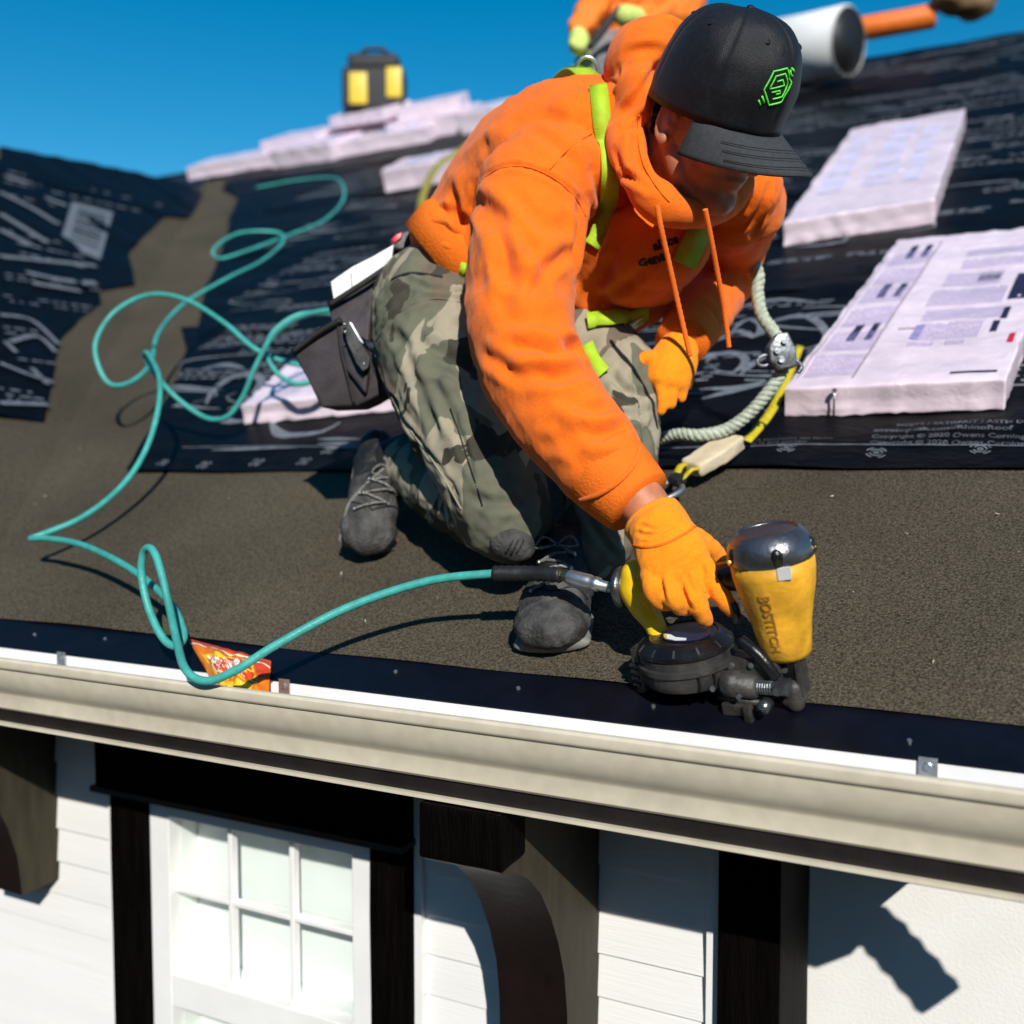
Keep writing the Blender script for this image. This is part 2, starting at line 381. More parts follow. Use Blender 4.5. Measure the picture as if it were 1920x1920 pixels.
# -- black underlayment courses (each lapped over the one below)
def poly_sheet(px, fn, base_h, seed, amp=.003, step=.06, plane='main'):
    """a sheet with a ragged outline, lying on the roof with shallow waves"""
    P = [fn(x, y, base_h) for x, y in px]
    n = RN if plane == 'main' else LN
    ex = unit(A(1, 0, 0)-n*n[0]); ey = np.cross(n, ex); o0 = P[0]
    Q = [((p-o0)@ex, (p-o0)@ey) for p in P]
    return Q, o0, ex, ey, n
def fill_sheet(Q, o0, ex, ey, n, step, amp, seed, th=.002):
    Q = [np.array(q) for q in Q]; D = []
    for i in range(len(Q)):
        a, b = Q[i], Q[(i+1) % len(Q)]; k = max(1, int(np.linalg.norm(b-a)/step))
        D += [a+(b-a)*j/k for j in range(k)]
    bm = bmesh.new(); vs = [bm.verts.new((d[0], d[1], 0)) for d in D]; es = [bm.edges.new((vs[i], vs[(i+1) % len(vs)])) for i in range(len(vs))]
    bmesh.ops.triangle_fill(bm, edges=es, use_beauty=True)
    lo = np.min(D, 0); hi = np.max(D, 0)
    for ax in (0, 1):
        c = lo[ax]+step
        while c < hi[ax]:
            g = bm.verts[:]+bm.edges[:]+bm.faces[:]; pn = Vector((1, 0, 0)) if ax == 0 else Vector((0, 1, 0))
            bmesh.ops.bisect_plane(bm, geom=g, plane_co=pn*c, plane_no=pn); c += step
    me = bpy.data.meshes.new('sheet'); bm.to_mesh(me); bm.free()
    v = verts(me); w = o0+v[:, :1]*ex+v[:, 1:2]*ey
    h = waves(v*A(1, 2.2, 1), .55, amp, seed)+waves(v*A(1, 3, 1), .16, amp*.35, seed+5)
    setverts(me, w+n*(np.clip(h, -amp, amp*2.5)+amp*.9)[:, None]); return me
def roof_sheet(px, h, seed, amp=.003, step=.07):
    return fill_sheet(*poly_sheet(px, roofpt, h, seed), step, amp, seed)
def course(s0, s1, h, seed, edge):
    """rectangular course on the main slope: edge = left cut line as (X,s) list from bottom to top"""
    P = [on_roof(XE-.005, s0, h)]+[on_roof(XE-.005, s1, h)]+[on_roof(x, s, h) for x, s in edge[::-1]]
    ex = A(1, 0, 0); ey = np.cross(RN, ex); o0 = P[0]
    return fill_sheet([((p-o0)@ex, (p-o0)@ey) for p in P], o0, ex, ey, RN, .06, .004, seed)
courses = []
U = lambda x, y: (roofpt(x, y)[0], roofpt(x, y)[1]*math.hypot(1, TP))
c1 = course(.735, 1.9, .010, 3, [U(240, 891), U(262, 850), U(300, 780), U(335, 715), U(352, 662), (-2.32, 1.88)])
courses.append(obj('underlayment_sheet', c1, M['under'], house, True, 'lowest black underlayment course with printed targets and copyright lines'))
for k, (s0, s1, e) in enumerate([(1.82, 3.0, [U(372, 640), (-2.62, 2.4), (-3.0, 2.98)]), (2.92, 4.1, [(-2.98, 2.94), (-3.35, 3.5), (-3.8, 4.08)]), (4.02, 5.3, [(-3.75, 4.04), (-4.2, 4.7), (-4.8, 5.25)]), (5.2, 6.7, [(-4.7, 5.22), (-5.3, 5.9), (-6.1, 6.65)])]):
    courses.append(obj('underlayment_sheet', course(s0, s1, .014+.004*k, 11+k, e), M['under'], house, True))
# left slope sheets with torn edges
Lp = [[(-300, 770), (0, 782), (82, 790), (95, 720), (110, 640), (150, 600), (190, 570), (182, 540), (100, 500), (-300, 430)],
      [(-320, 470), (0, 500), (184, 545), (252, 532), (240, 470), (310, 402), (200, 330), (0, 300), (-320, 240)],
      [(120, 355), (308, 404), (412, 411), (378, 358), (345, 343), (180, 308), (0, 275), (0, 320)]]
for k, p in enumerate(Lp):
    Q = poly_sheet(p, leftpt, .008+.005*k, k, plane='left'); me = fill_sheet(*Q, .09, .004, 31+k)
    obj('underlayment_sheet', me, M['under'], house, True)
# -- prints on the sheets (flat ink a hair above the film)
ex = A(1, 0, 0); ey = unit(np.cross(RN, ex))
_tr = [BVHTree.FromPolygons([Vector(x+WLOC[c.name]) for x in verts(c.data)], [tuple(p.vertices) for p in c.data.polygons]) for c in courses]
def drape(p, off=.0012):
    best = None
    for t in _tr:
        r = t.ray_cast(Vector(p+RN*.3), Vector(-RN), .6)
        if r[0] is not None and (best is None or (np.array(r[0])-p)@RN > (best-p)@RN): best = np.array(r[0])
    return (best if best is not None else p)+RN*off
def inked(P, w, step=.03):
    L = seglen(P); n = max(2, int(L[-1]/step)); Q = []
    for d in np.linspace(0, L[-1], n+1):
        i = min(np.searchsorted(L, d, 'right')-1, len(P)-2); f = (d-L[i])/max(1e-9, L[i+1]-L[i]); Q.append(drape(P[i]+(P[i+1]-P[i])*f))
    w = w if np.isscalar(w) else list(np.interp(np.linspace(0, 1, len(Q)), np.linspace(0, 1, len(w)), w))
    return ribbon(Q, [RN]*len(Q), w, .0005)
def ink(paths, name, parent, w):
    for p in paths:
        P = [roofpt(x, y) for x, y in p]; P = catmull(P, 6) if len(P) > 2 else P
        obj(name, inked(P, [w*.25, w*1.2, w*.9, w*.2]), M['print'], parent)
def rtext(s, size, x, y, par, ang=0, bold=0, m='print'):
    e1 = ex*math.cos(ang)+ey*math.sin(ang); e2 = -ex*math.sin(ang)+ey*math.cos(ang)
    me = text_mesh(s, size, roofpt(x, y, .012), e1, e2, .0002, bold); v = verts(me)
    setverts(me, np.array([drape(q, .0012) for q in v]))
    return obj('lettering', me, M[m], par)
c0 = courses[0]
rtext('MEETS / SATISFAIT / ASTM D8257', .018, 1681, 803, c0, bold=.0005)
rtext('eavetopeak.com/RhinoRoof', .022, 1637, 814, c0, bold=.0006)
rtext('Copyright \u00a9 2020 Owens Corning.', .019, 1634, 825, c0, bold=.0003)
rtext('Copyright \u00a9 2020 Owens Corning. Tous', .019, 1630, 835, c0, bold=.0003)
rtext('y la pendiente del techo', .017, 1405, 827, c0)
rtext('et le toit penche', .017, 1405, 834, c0)
obj('print_line', inked([on_roof(x, roofpt(1700, 849)[1]*math.hypot(1, TP)+.006*math.sin(x*3)) for x in np.linspace(-1.4, .94, 60)], .0035), M['print'], c0)
def target(x, y, r=.018, par=None):
    c = roofpt(x, y, .0); ms = []
    for rr, a0, a1 in ((r, .3, 1.2), (r, 1.9, 2.8), (r, 3.5, 4.3), (r, 5.0, 5.9), (r*.62, 0, 2.6), (r*.62, 3.3, 5.8), (r*.22, 0, 6.28)):
        P = [drape(c+(ex*math.cos(a)+ey*math.sin(a))*rr) for a in np.linspace(a0, a1, 8)]; ms.append(ribbon(P, [RN]*8, .0032, .0004))
    o = obj('nail_target', join(*ms), M['print'], par); o['kind'] = 'stuff'
for x, y in [(1476, 854), (1643, 860), (1838, 852), (311, 876), (386, 880), (484, 875), (573, 875), (1336, 698), (620, 857)]: target(x, y, par=c0)
ink([[(1325, 690), (1345, 672), (1380, 671), (1400, 690), (1375, 712), (1340, 705)], [(1290, 690), (1340, 672), (1410, 672)], [(1390, 715), (1420, 690), (1455, 680)], [(1320, 740), (1380, 738), (1440, 722)], [(1318, 760), (1370, 745), (1440, 728)], [(1300, 650), (1350, 648), (1380, 632), (1420, 642), (1428, 620), (1400, 605), (1370, 640)], [(1460, 610), (1500, 600), (1540, 620), (1550, 650), (1500, 665)], [(1435, 785), (1455, 778), (1490, 792)], [(1700, 775), (1760, 775)], [(1310, 620), (1345, 606), (1400, 600)], [(1380, 585), (1450, 570), (1540, 575)]], 'line_art', c0, .022)
ink([[(390, 765), (410, 730), (450, 712), (490, 715), (480, 745), (430, 775)], [(405, 790), (440, 800), (480, 795)], [(510, 800), (535, 825), (600, 820), (640, 800)], [(380, 700), (420, 690), (460, 700)]], 'line_art', c0, .03)
ink([[(600, 845), (690, 843)], [(612, 852), (700, 850)], [(600, 836), (680, 834)], [(400, 855), (560, 852)]], 'line_art', c0, .014)
def far_print(k, sr, xr):
    """rows of small lettering, bands and loops up the slope"""
    ms = []; r = np.random.default_rng(50+k)
    for row in range(10):
        s = sr[0]+(sr[1]-sr[0])*(row+.5)/10; X = xr[0]
        while X < xr[1]:
            kind = r.random(); L = r.uniform(.15, .6)
            if kind < .45:
                for q in range(r.integers(2, 4)):
                    x = X
                    while x < X+L:
                        d = r.uniform(.012, .05); ms.append(inked([on_roof(x, s+q*.022), on_roof(x+d, s+q*.022)], r.uniform(.006, .012), .1)); x += d+r.uniform(.006, .02)
            elif kind < .72:
                a0 = r.uniform(0, 6); R = r.uniform(.05, .12); w = r.uniform(.008, .02)
                ms.append(inked([on_roof(X+R*2+R*2*math.cos(a0+t*3.6), s+R*.6*math.sin(a0+t*3.6)) for t in np.linspace(0, 1, 12)], [w*.2, w, w*.3], .04)); L = R*4
            elif kind < .85:
                w = r.uniform(.02, .04); ms.append(inked([on_roof(X+L*t, s+.02*math.sin(t*4+k)) for t in np.linspace(0, 1, 6)], [w*.2, w, w*.1], .06))
            X += L+r.uniform(.03, .22)
    o = obj('print_rows', join(*ms), M['print'], courses[k]); o['kind'] = 'stuff'
for k, (sr, x0) in enumerate([((1.05, 1.8), -2.0), ((1.95, 2.85), -2.3), ((3.05, 3.95), -2.8), ((4.2, 5.1), -3.4), ((5.4, 6.5), -4.4)]):
    far_print(k, sr, (x0, .85))
def linkk(paths, w):
    for p in paths:
        P = catmull([leftpt(x, y, .021) for x, y in p], 6) if len(p) > 2 else [leftpt(x, y, .021) for x, y in p]
        obj('line_art', ribbon(P, [LN]*len(P), w, .0005), M['print'], house)
obj('label_panel', prism([leftpt(x, y, .0205) for x, y in ((135, 378), (212, 398), (188, 487), (112, 456))], LN*.0006), M['print'], house)
for f in (.12, .2, .26, .36, .42, .52, .58, .66, .78):
    a_ = A(135, 378)*(1-f)+A(112, 456)*f; b_ = A(212, 398)*(1-f)+A(188, 487)*f; c_ = a_*.8+b_*.2; d_ = a_*.12+b_*.88
    obj('label_bar', ribbon([leftpt(c_[0], c_[1], .0218), leftpt(d_[0], d_[1], .0218)], [LN]*2, .03, .0005), M['under'], house)
linkk([[(0, 360), (60, 390), (110, 420)], [(0, 400), (50, 430), (90, 455)], [(0, 430), (60, 460)], [(10, 330), (80, 350)], [(85, 370), (125, 385)]], .05)
linkk([[(0, 590), (60, 600), (110, 645)], [(20, 640), (70, 630), (105, 660)], [(0, 680), (50, 700), (100, 716)], [(60, 690), (90, 720)], [(0, 755), (90, 758)], [(10, 640), (30, 660)]], .02)
_d = []; _r = np.random.default_rng(5)
for y0 in (318, 338, 362, 430, 448, 466, 512, 520, 553, 562, 612, 622, 668, 728, 738, 746):
    x = _r.uniform(0, 20)
    while x < (300 if y0 < 350 else 150 if y0 < 480 else 175 if y0 < 570 else 85):
        w_ = _r.uniform(5, 22); sl = .22 if y0 < 480 else .13
        if _r.random() < .75: _d.append(ribbon([leftpt(x, y0+sl*x, .0212), leftpt(x+w_, y0+sl*(x+w_), .0212)], [LN]*2, .018 if y0 < 480 else .010, .0005))
        x += w_+_r.uniform(3, 14)
o = obj('print_rows', join(*_d), M['print'], house); o['kind'] = 'stuff'
linkk([[(50, 510), (120, 525), (180, 530)], [(60, 530), (150, 545)], [(0, 480), (180, 498)]], .03)
# -- drip edge
dp = [(.07, .0360), (-.0245, -.0110), (-.0275, -.0128), (-.0265, -.0150), (-.0245, -.0150), (-.0235, -.0138), (.07, .0315)]
def extrude_x(prof, x0, x1, cap=True):
    n = len(prof); V = [A(x0, *p) for p in prof]+[A(x1, *p) for p in prof]
    return V, [[i, (i+1) % n, n+(i+1) % n, n+i] for i in range(n)]+([list(range(n))[::-1], [n+i for i in range(n)]] if cap else [])
drip = obj('drip_edge', fixn(extrude_x(dp, -1.75, XE)), M['navy'], house)
for x, y in [(742, 1260), (972, 1291), (65, 1190), (197, 1198), (1225, 1325), (1705, 1390)]:
    c = A(*roofpt(x, y, .001)); obj('nail_head', tube([c, c+RN*.0025], [.0035, .003], 8), M['steel'], drip)
# -- gutter
gp = [(-.024, -.0150), (-.024, -.106), (-.097, -.108), (-.101, -.104), (-.101, -.080), (-.103, -.075), (-.111, -.068), (-.119, -.056), (-.125, -.042), (-.1275, -.030), (-.1285, -.0245), (-.1335, -.0215), (-.1350, -.018), (-.1350, -.008), (-.132, -.0045), (-.127, -.004), (-.123, -.008)]
ip = [(p[0]*.985-.0006, p[1]) for p in gp]
def gut():
    outer = gp; V = []; Fc = []; n = len(outer); xs = np.linspace(-1.75, XE, 30)
    for x in xs:
        for p in outer: V.append(A(x, p[0]+.0006*math.sin(x*3.1), p[1]+.0008*math.sin(x*2.3+1)))
    for i in range(len(xs)-1):
        for k in range(n-1): a = i*n+k; Fc.append([a, a+1, a+n+1, a+n])
    me = mk(V, Fc)
    def s(o):
        q = o.modifiers.new('s', 'SOLIDIFY'); q.thickness = .0012; q.offset = 0
    return evalmesh(me, s)
gutter = obj('gutter', gut(), M['gutter'], house)
for p in gutter.data.polygons: p.use_smooth = True
gutter.data.set_sharp_from_angle(angle=math.radians(38))
lin = [(-.0254, -.0152), (-.0258, -.1045), (-.096, -.1062), (-.0992, -.1025), (-.0992, -.0795), (-.118, -.054), (-.1262, -.028)]
obj('gutter_lining', mk(*(lambda n: ([A(x, *p) for x in (-1.75, XE) for p in lin], [[k, k+1, n+k+1, n+k] for k in range(n-1)]))(len(lin))), M['white'], gutter)
obj('end_cap', prism([A(XE, *p) for p in gp], A(.002, 0, 0)), M['gutter'], gutter)
for x in (-1.30, -.985, -.465, .515):
    h = []
    h.append(obox(A(x, -.0285, -.026), A(.011, 0, 0), A(0, .0012, 0), A(0, 0, .017)))
    h.append(ribbon([A(x, -.03, -.036), A(x, -.06, -.041), A(x, -.10, -.036), A(x, -.124, -.012)], [A(0, -.1, 1)]*4, .02, .0018))
    h.append(tube([A(x, -.030, -.02), A(x, -.0335, -.02)], [.0055, .0045], 10))
    obj('gutter_hanger', join(*h), M['steel'], gutter)
# bent ribbed tube added out of frame to shape the recessed wall's shadow
el = [A(XE-.04, -.075, -.03), A(.77, -.08, -.045), A(.85, -.08, .015), A(.915, -.08, -.03), A(.985, -.08, -.10)]
obj('shadow_tube', tube(catmull(el, 5), [.032 + .004*(i % 2) for i in range(len(catmull(el, 5)))], 12), M['gutter'], gutter, True)
# -- fascia, soffit
obj('fascia_board', box(-1.75, XE, -.092, -.03, -.1335, -.1085), M['fascia'], house)
obj('fascia_trim', box(-1.75, XE, -.1005, -.086, -.1395, -.134), M['gutter'], house)
obj('soffit', box(-1.75, XE, -.09, .6, -.1445, -.1395), M['fascia'], house)
# -- wall with lap siding: every board its own piece
wall = obj('wall', join(box(-2.6, -1.10, .306, .45, -2.75, -.145), box(-.504, .27, .306, .45, -2.75, -.145), box(-1.0995, -.5045, .306, .45, -.394, -.145), box(-1.0995, -.5045, .306, .45, -2.75, -1.351)), M['siding'], house)
def board(x0, x1, z0, z1):
    pr = [(.305, z0), (.2915, z0), (.2985, z1), (.305, z1)]
    return extrude_x(pr, x0, x1)
for x0, x1 in ((-2.55, -1.222), (-.392, .160)):
    z = -.145+.06; k = 0
    zz = [-.201, -.281, -.361, -.441, -.521, -.600, -.680, -.760, -.840, -.920, -1.0, -1.08, -1.16]
    for a, b in zip(zz[:-1], zz[1:]):
        obj('siding_board', board(x0, x1, b+.0005, a+.006), M['siding'], wall)
    obj('siding_board', board(x0, x1, zz[0]+.0005, -.146), M['siding'], wall)
obj('corner_trim', box(.161, .183, .282, .3035, -1.6, -.146), M['white'], wall)
obj('corner_trim', box(-1.2215, -1.2045, .284, .3035, -1.6, -.146), M['white'], wall)
obj('corner_trim', box(-.4085, -.3925, .280, .3035, -1.6, -.146), M['white'], wall)
# recessed white stucco wall right of the corner post
obj('recessed_wall', box(.10, 3.0, .60, .70, -2.75, -.146), mat('white_stucco', (.8, .79, .76), .8, .03, 10, .12, 150), house)
# -- timber posts and window header
def timber(x0, x1, y0, y1, z0, z1, seed):
    me = subsurf(bevel(box(x0, x1, y0, y1, z0, z1), .004, 2), 3, True)
    return ruffle(me, .05, .0006, seed, stretch=A(1, 1, .25))
obj('timber_post', timber(-1.204, -1.098, .272, .304, -1.7, -.375, 1), M['timber'], house, True)
obj('timber_post', timber(-.506, -.409, .272, .304, -1.7, -.375, 2), M['timber'], house, True)
obj('timber_post', timber(.184, .286, .262, .535, -1.9, -.146, 3), M['timber'], house, True)
hd = obj('window_header', timber(-1.206, -.41, .236, .303, -.372, -.16, 4), M['timber'], house, True)
obj('header_lip', box(-1.215, -.404, .228, .30, -.386, -.3735), M['fascia'], hd)
# -- window
win = obj('window', box(-1.094, -.508, .372, .385, -1.35, -.388), mat('roller_blind', (.80, .815, .80), .8, .02, 20, .05, 200), house, False, 'white six-pane sash window with a pale blind behind the glass')
def bar(name, x0, x1, z0, z1, y0, y1, par=win): return obj(name, bevel(box(x0, x1, y0, y1, z0, z1), .0025, 2), M['white'], par)
bar('window_frame', -1.096, -1.040, -1.35, -.388, .285, .3715); bar('window_frame', -.556, -.507, -1.35, -.388, .285, .3715)
bar('window_frame', -1.0395, -.5565, -.434, -.388, .285, .3715); bar('sash_rail', -1.0395, -.5565, -.862, -.788, .286, .3715)
bar('window_frame', -1.0395, -.5565, -1.35, -1.24, .285, .3715)
for x in (-.880, -.716): bar('muntin', x-.0058, x+.0058, -.7875, -.4345, .298, .318); bar('muntin', x-.0058, x+.0058, -1.2395, -.8625, .298, .318)
for xa, xb in ((-1.0395, -.8862), (-.8738, -.7222), (-.7098, -.5565)):
    bar('muntin', xa, xb, -.608, -.597, .2985, .3175); bar('muntin', xa, xb, -1.06, -1.046, .2985, .3175)
    for za, zb in ((-.5945, -.4345), (-.7875, -.6095), (-1.0455, -.8625), (-1.2395, -1.0605)):
        obj('pane', box(xa, xb, .3215, .3235, za, zb), M['glass'], win)
# -- scroll brackets under the eave
def bracket(x1):
    x0 = x1-.125
    prof = [(.302, -.146), (-.097, -.146), (-.099, -.226), (-.088, -.235), (-.065, -.244), (-.035, -.254), (.0, -.275), (.045, -.315), (.085, -.37), (.115, -.425), (.140, -.49), (.152, -.56), (.155, -.64), (.155, -.745), (.302, -.745)] if x1 > -1 else \
           [(.302, -.146), (-.045, -.146), (-.045, -.226), (-.02, -.25), (.03, -.28), (.08, -.33), (.125, -.40), (.160, -.47), (.185, -.55), (.195, -.645), (.302, -.645)]
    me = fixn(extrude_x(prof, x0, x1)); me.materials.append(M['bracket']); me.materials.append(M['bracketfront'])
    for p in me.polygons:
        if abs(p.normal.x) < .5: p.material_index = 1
    o = obj('eave_bracket', me, None, house, True); o.data.set_sharp_from_angle(angle=math.radians(30)); return o
b1 = bracket(-.036); b2 = bracket(-1.40)
obj('bracket_block', timber(-.166, -.030, -.0995, -.02, -.228, -.147, 8), M['timber'], b1, True)
# ------------------------------------------------------------------ shingle bundles in pink plastic wrap
def bundle_mesh(w, l, t, seed, torn=True):
    """local frame: x across, y along, z up; rounded slab with wrapped, crinkled ends"""
    nx, ny, nz = 16, 30, 5; V = []; idx = {}; Fc = []
    def vid(i, j, k):
        if (i, j, k) not in idx: idx[(i, j, k)] = len(V); V.append([w*i/nx, l*j/ny, t*k/nz])
        return idx[(i, j, k)]
    for i in range(nx):
        for j in range(ny):
            Fc.append([vid(i, j, nz), vid(i+1, j, nz), vid(i+1, j+1, nz), vid(i, j+1, nz)]); Fc.append([vid(i, j, 0), vid(i, j+1, 0), vid(i+1, j+1, 0), vid(i+1, j, 0)])
    for i in range(nx):
        for k in range(nz):
            Fc.append([vid(i, 0, k), vid(i+1, 0, k), vid(i+1, 0, k+1), vid(i, 0, k+1)]); Fc.append([vid(i, ny, k), vid(i, ny, k+1), vid(i+1, ny, k+1), vid(i+1, ny, k)])
    for j in range(ny):
        for k in range(nz):
            Fc.append([vid(0, j, k), vid(0, j, k+1), vid(0, j+1, k+1), vid(0, j+1, k)]); Fc.append([vid(nx, j, k), vid(nx, j+1, k), vid(nx, j+1, k+1), vid(nx, j, k+1)])
    V = np.array(V, float); r = np.random.default_rng(seed)
    me = subsurf(bevel(mk(V, Fc), .004, 2, 60), 1, True)
    v = verts(me); n = vnormals(me)
    side = np.clip(1-np.minimum.reduce([v[:, 0], w-v[:, 0], v[:, 1], l-v[:, 1]])/.03, 0, 1)
    cr = waves(v*A(1, 1, .22), .035, .0016, seed)*side + waves(v, .22, .0022, seed+1)*(v[:, 2] > .01) + waves(v, .07, .0007, seed+2)
    # loose film bunching along the lower edge of the ends
    flare = np.clip(1-v[:, 2]/(t*.5), 0, 1)*(v[:, 1] < .01)
    v[:, 1] -= flare*(.004+np.abs(waves(v*A(1, 0, 0), .045, .006, seed+3)))
    v = v+n*cr[:, None]; setverts(me, v); return me
def place(me, org, ang, shear=0.0):
    """lay a local mesh on the main slope; ang turns it in the roof plane"""
    e1 = unit(A(1, 0, 0)); e2 = unit(np.cross(RN, e1)); a = e1*math.cos(ang)+e2*math.sin(ang); b = -e1*math.sin(ang+shear)+e2*math.cos(ang+shear)
    v = verts(me); setverts(me, org+v[:, :1]*a+v[:, 1:2]*b+v[:, 2:]*RN); return a, b
def bundle(org, ang, w, l, t, seed, label, full=False, shear=0.0, group='shingle bundles lying on the roof'):
    me = bundle_mesh(w, l, t, seed); a, b = place(me, org, ang, shear)
    root = empty('shingle_bundle', org, label, 'bundle', group)
    body = obj('plastic_wrap', me, M['pink'], root, True)
    P = lambda x, y, z=0: org+a*x+b*y+RN*(t+z)
    tr = bvh_w(body)
    def flat(x0, x1, y0, y1, m, name, off=.0015):
        n = max(1, int((y1-y0)/.03)); k = max(1, int((x1-x0)/.03)); V = []; Fc = []
        for j in range(n+1):
            for i in range(k+1):
                q = P(x0+(x1-x0)*i/k, y0+(y1-y0)*j/n, .1); r = tr.ray_cast(Vector(q), Vector(-RN)); V.append((np.array(r[0]) if r[0] is not None else q-RN*.1)+RN*off)
        for j in range(n):
            for i in range(k): c = j*(k+1)+i; Fc.append([c, c+1, c+k+2, c+k+1])
        return V, Fc
    r = np.random.default_rng(seed)
    if full:
        def block(x0, x1, y0, y1, along, dens=.0065, fill=.45):
            ms = []; c = (y0 if along == 'x' else x0)
            while c < (y1 if along == 'x' else x1):
                p = (x0 if along == 'x' else y0); e = (x1 if along == 'x' else y1)
                while p < e-.006:
                    d = min(r.uniform(.008, .035), e-p)
                    ms.append(flat(p, p+d, c, c+dens*fill, 'purple', '') if along == 'x' else flat(c, c+dens*fill, p, p+d, 'purple', '')); p += d+r.uniform(.003, .007)
                c += dens
            o = obj('print_block', join(*ms), M['purple'], body); o['kind'] = 'stuff'
        def patch(x0, x1, y0, y1, m): obj('print_patch', flat(x0, x1, y0, y1, m, '', .0012), M[m], body)
        for y in (.06, .205, .36, .515, .66, .81): block(.025, .125, y, y+.115, 'y')
        for y in (.265, .55, .87):
            patch(.060, .078, y, y+.105, 'bar'); patch(.098, .114, y, y+.105, 'bar')
        obj('rule_line', flat(.128, .1305, .04, 1.0, 'bar', ''), M['bar'], body); obj('rule_line', flat(.012, .0138, .06, .9, 'bar', ''), M['bar'], body)
        for x0, x1, y0, y1 in ((.20, .33, .60, .70), (.19, .35, .46, .575), (.20, .36, .355, .43), (.205, .33, .245, .34), (.22, .36, .74, .80), (.215, .37, .83, .90), (.20, .25, .205, .232), (.275, .31, .205, .232)): block(x0, x1, y0, y1, 'y')
        patch(.352, .366, .27, .335, 'bar'); patch(.362, .376, .345, .42, 'bar'); patch(.195, .215, .25, .335, 'purple')
        for y in (.6, .61, .628): obj('rule_line', ribbon([P(.30+.022*math.cos(q), y+.03+.012*math.sin(q), .003) for q in np.linspace(0, 6.28, 16)], [RN]*16, .002, .0005), M['bar'], body)
        obj('film_tear', flat(.315, .40, .035, .045, 'bar', ''), M['bar'], body)
        obj('red_mark', flat(.395, .407, .20, .25, 'red', ''), M['red'], body); obj('scuff', flat(.16, .195, .315, .3185, 'bar', ''), M['bar'], body)
        patch(.36, .41, .47, .66, 'bar')
    else:
        for gx0, gx1 in ((.10, .30), (.42, .66), (.70, .88)):
            y = .22
            while y < .84:
                d = r.uniform(.06, .16); obj('print_panel', flat(w*gx0, w*(gx1-r.uniform(0, .05)), l*y, l*min(y+d, .9), 'purple', ''), M['purple'], body); y += d+.025
    return root
def bvh_w(o):
    return BVHTree.FromPolygons([Vector(x+WLOC[o.name]) for x in verts(o.data)], [tuple(p.vertices) for p in o.data.polygons])
M['lilac'] = mat('lilac_panel', (.62, .58, .76), .45, .12, 14)
def roofXS(x, y, h=0): return roofpt(x, y, h)
big = bundle(on_roof(.166, .955, .014), math.radians(2.5), .42, 1.06, .062, 5, 'large pink wrapped shingle bundle with printed panels beside the rope, front right', True, math.radians(-9.5))
nb = roofpt(1563, 783, .016)
nl = empty('nail', nb, 'single dark nail standing against the front of the large pink bundle', 'nail')
obj('shank', tube([nb+RN*.001, nb+RN*.06+A(.004, .006, 0)], .0022, 8), M['steel'], nl, True); obj('nail_head', tube([nb+RN*.06+A(.004, .006, 0), nb+RN*.0635+A(.004, .006, 0)], .0055, 10), M['steel'], nl)
_p = M['purple']; M['purple'] = M['lilac']
b2r = bundle(on_roof(-.070, 2.26, .018), math.radians(14), .455, 1.5, .075, 9, 'pink wrapped shingle bundle higher up behind the cap brim', False, math.radians(-15))
b3r = bundle(on_roof(-1.30, .965, .013), math.radians(9), .62, .30, .055, 12, 'pale pink shingle bundle lying under the hanging tool pouch')
k = 0
for X, s, hh, ang, w, l, t, lab in [(-5.55, 5.78, .034, 4, 1.0, .40, .10, 'flat pink bundle at the far left end of the ridge row'), (-4.62, 5.70, .034, -6, .62, .42, .13, 'short pink bundle in the ridge row left of the yellow strap'), (-4.05, 5.72, .034, 9, .78, .45, .11, 'low pink bundle in the ridge row nearest the orange back'),
        (-4.95, 6.05, .034, -4, .60, .40, .17, 'white wrapped bundles heaped at the left of the ridge stack'), (-4.36, 6.12, .034, 11, .66, .38, .18, 'tall pale bundle heap directly under the black and yellow tool case'), (-3.72, 6.02, .034, 3, .62, .45, .15, 'pale pink bundle at the right end of the ridge stack'),
        (-4.25, 6.08, .215, -7, .55, .36, .08, 'loose pink bundle lying crooked on the heap beside the tool case'), (-3.62, 6.05, .185, 14, .50, .34, .09, 'uppermost tilted pink bundle at the right of the ridge stack'),
        (-3.05, 5.92, .034, 5, .7, .40, .15, 'pink bundle of the ridge row half hidden by the orange back'), (-2.62, 4.05, .034, 8, .8, .34, .12, 'small pink bundle on the slope just behind the orange back'), (-1.05, 6.0, .034, 5, .5, .3, .12, 'small pink bundle showing beside the cap under the white roll')]:
    k += 1; bundle(on_roof(X, s, hh), math.radians(ang), w, l, t, 20+k, lab)
M['purple'] = _p
# tool case on the stack
M['blackbag'] = mat('black_nylon', (.015, .015, .017), .6, .3, 40, .3, 300)
M['yellow'] = mat('yellow_plastic', (.72, .50, .02), .4, .08, 20, .05, 60)
tc0 = on_roof(-3.93, 6.25, .245)
case = empty('tool_case', tc0, 'black tool case with yellow panels on top of the ridge stack', 'tool case')
cx = RGT; cz = A(0, 0, 1); cy = np.cross(cz, cx)
obj('case_body', bevel(obox(tc0+cz*.16, cx*.24, cy*.14, cz*.16), .03, 3), M['blackbag'], case, True)
obj('lid', bevel(obox(tc0+cz*.37, cx*.20, cy*.12, cz*.06), .04, 3), M['blackbag'], case, True)
for dx, w, h0, h1 in ((-.11, .07, .03, .27), (.165, .06, .08, .31)):
    obj('yellow_panel', bevel(obox(tc0+cx*dx+cz*(h0+h1)/2-cy*.146, cx*w, cy*.012, cz*(h1-h0)/2), .02, 3), M['yellow'], case, True)
obj('handle', tube(catmull([tc0+cx*-.12+cz*.40, tc0+cx*-.08+cz*.49, tc0+cx*.08+cz*.49, tc0+cx*.12+cz*.40], 5), .018, 8), M['blackbag'], case, True)
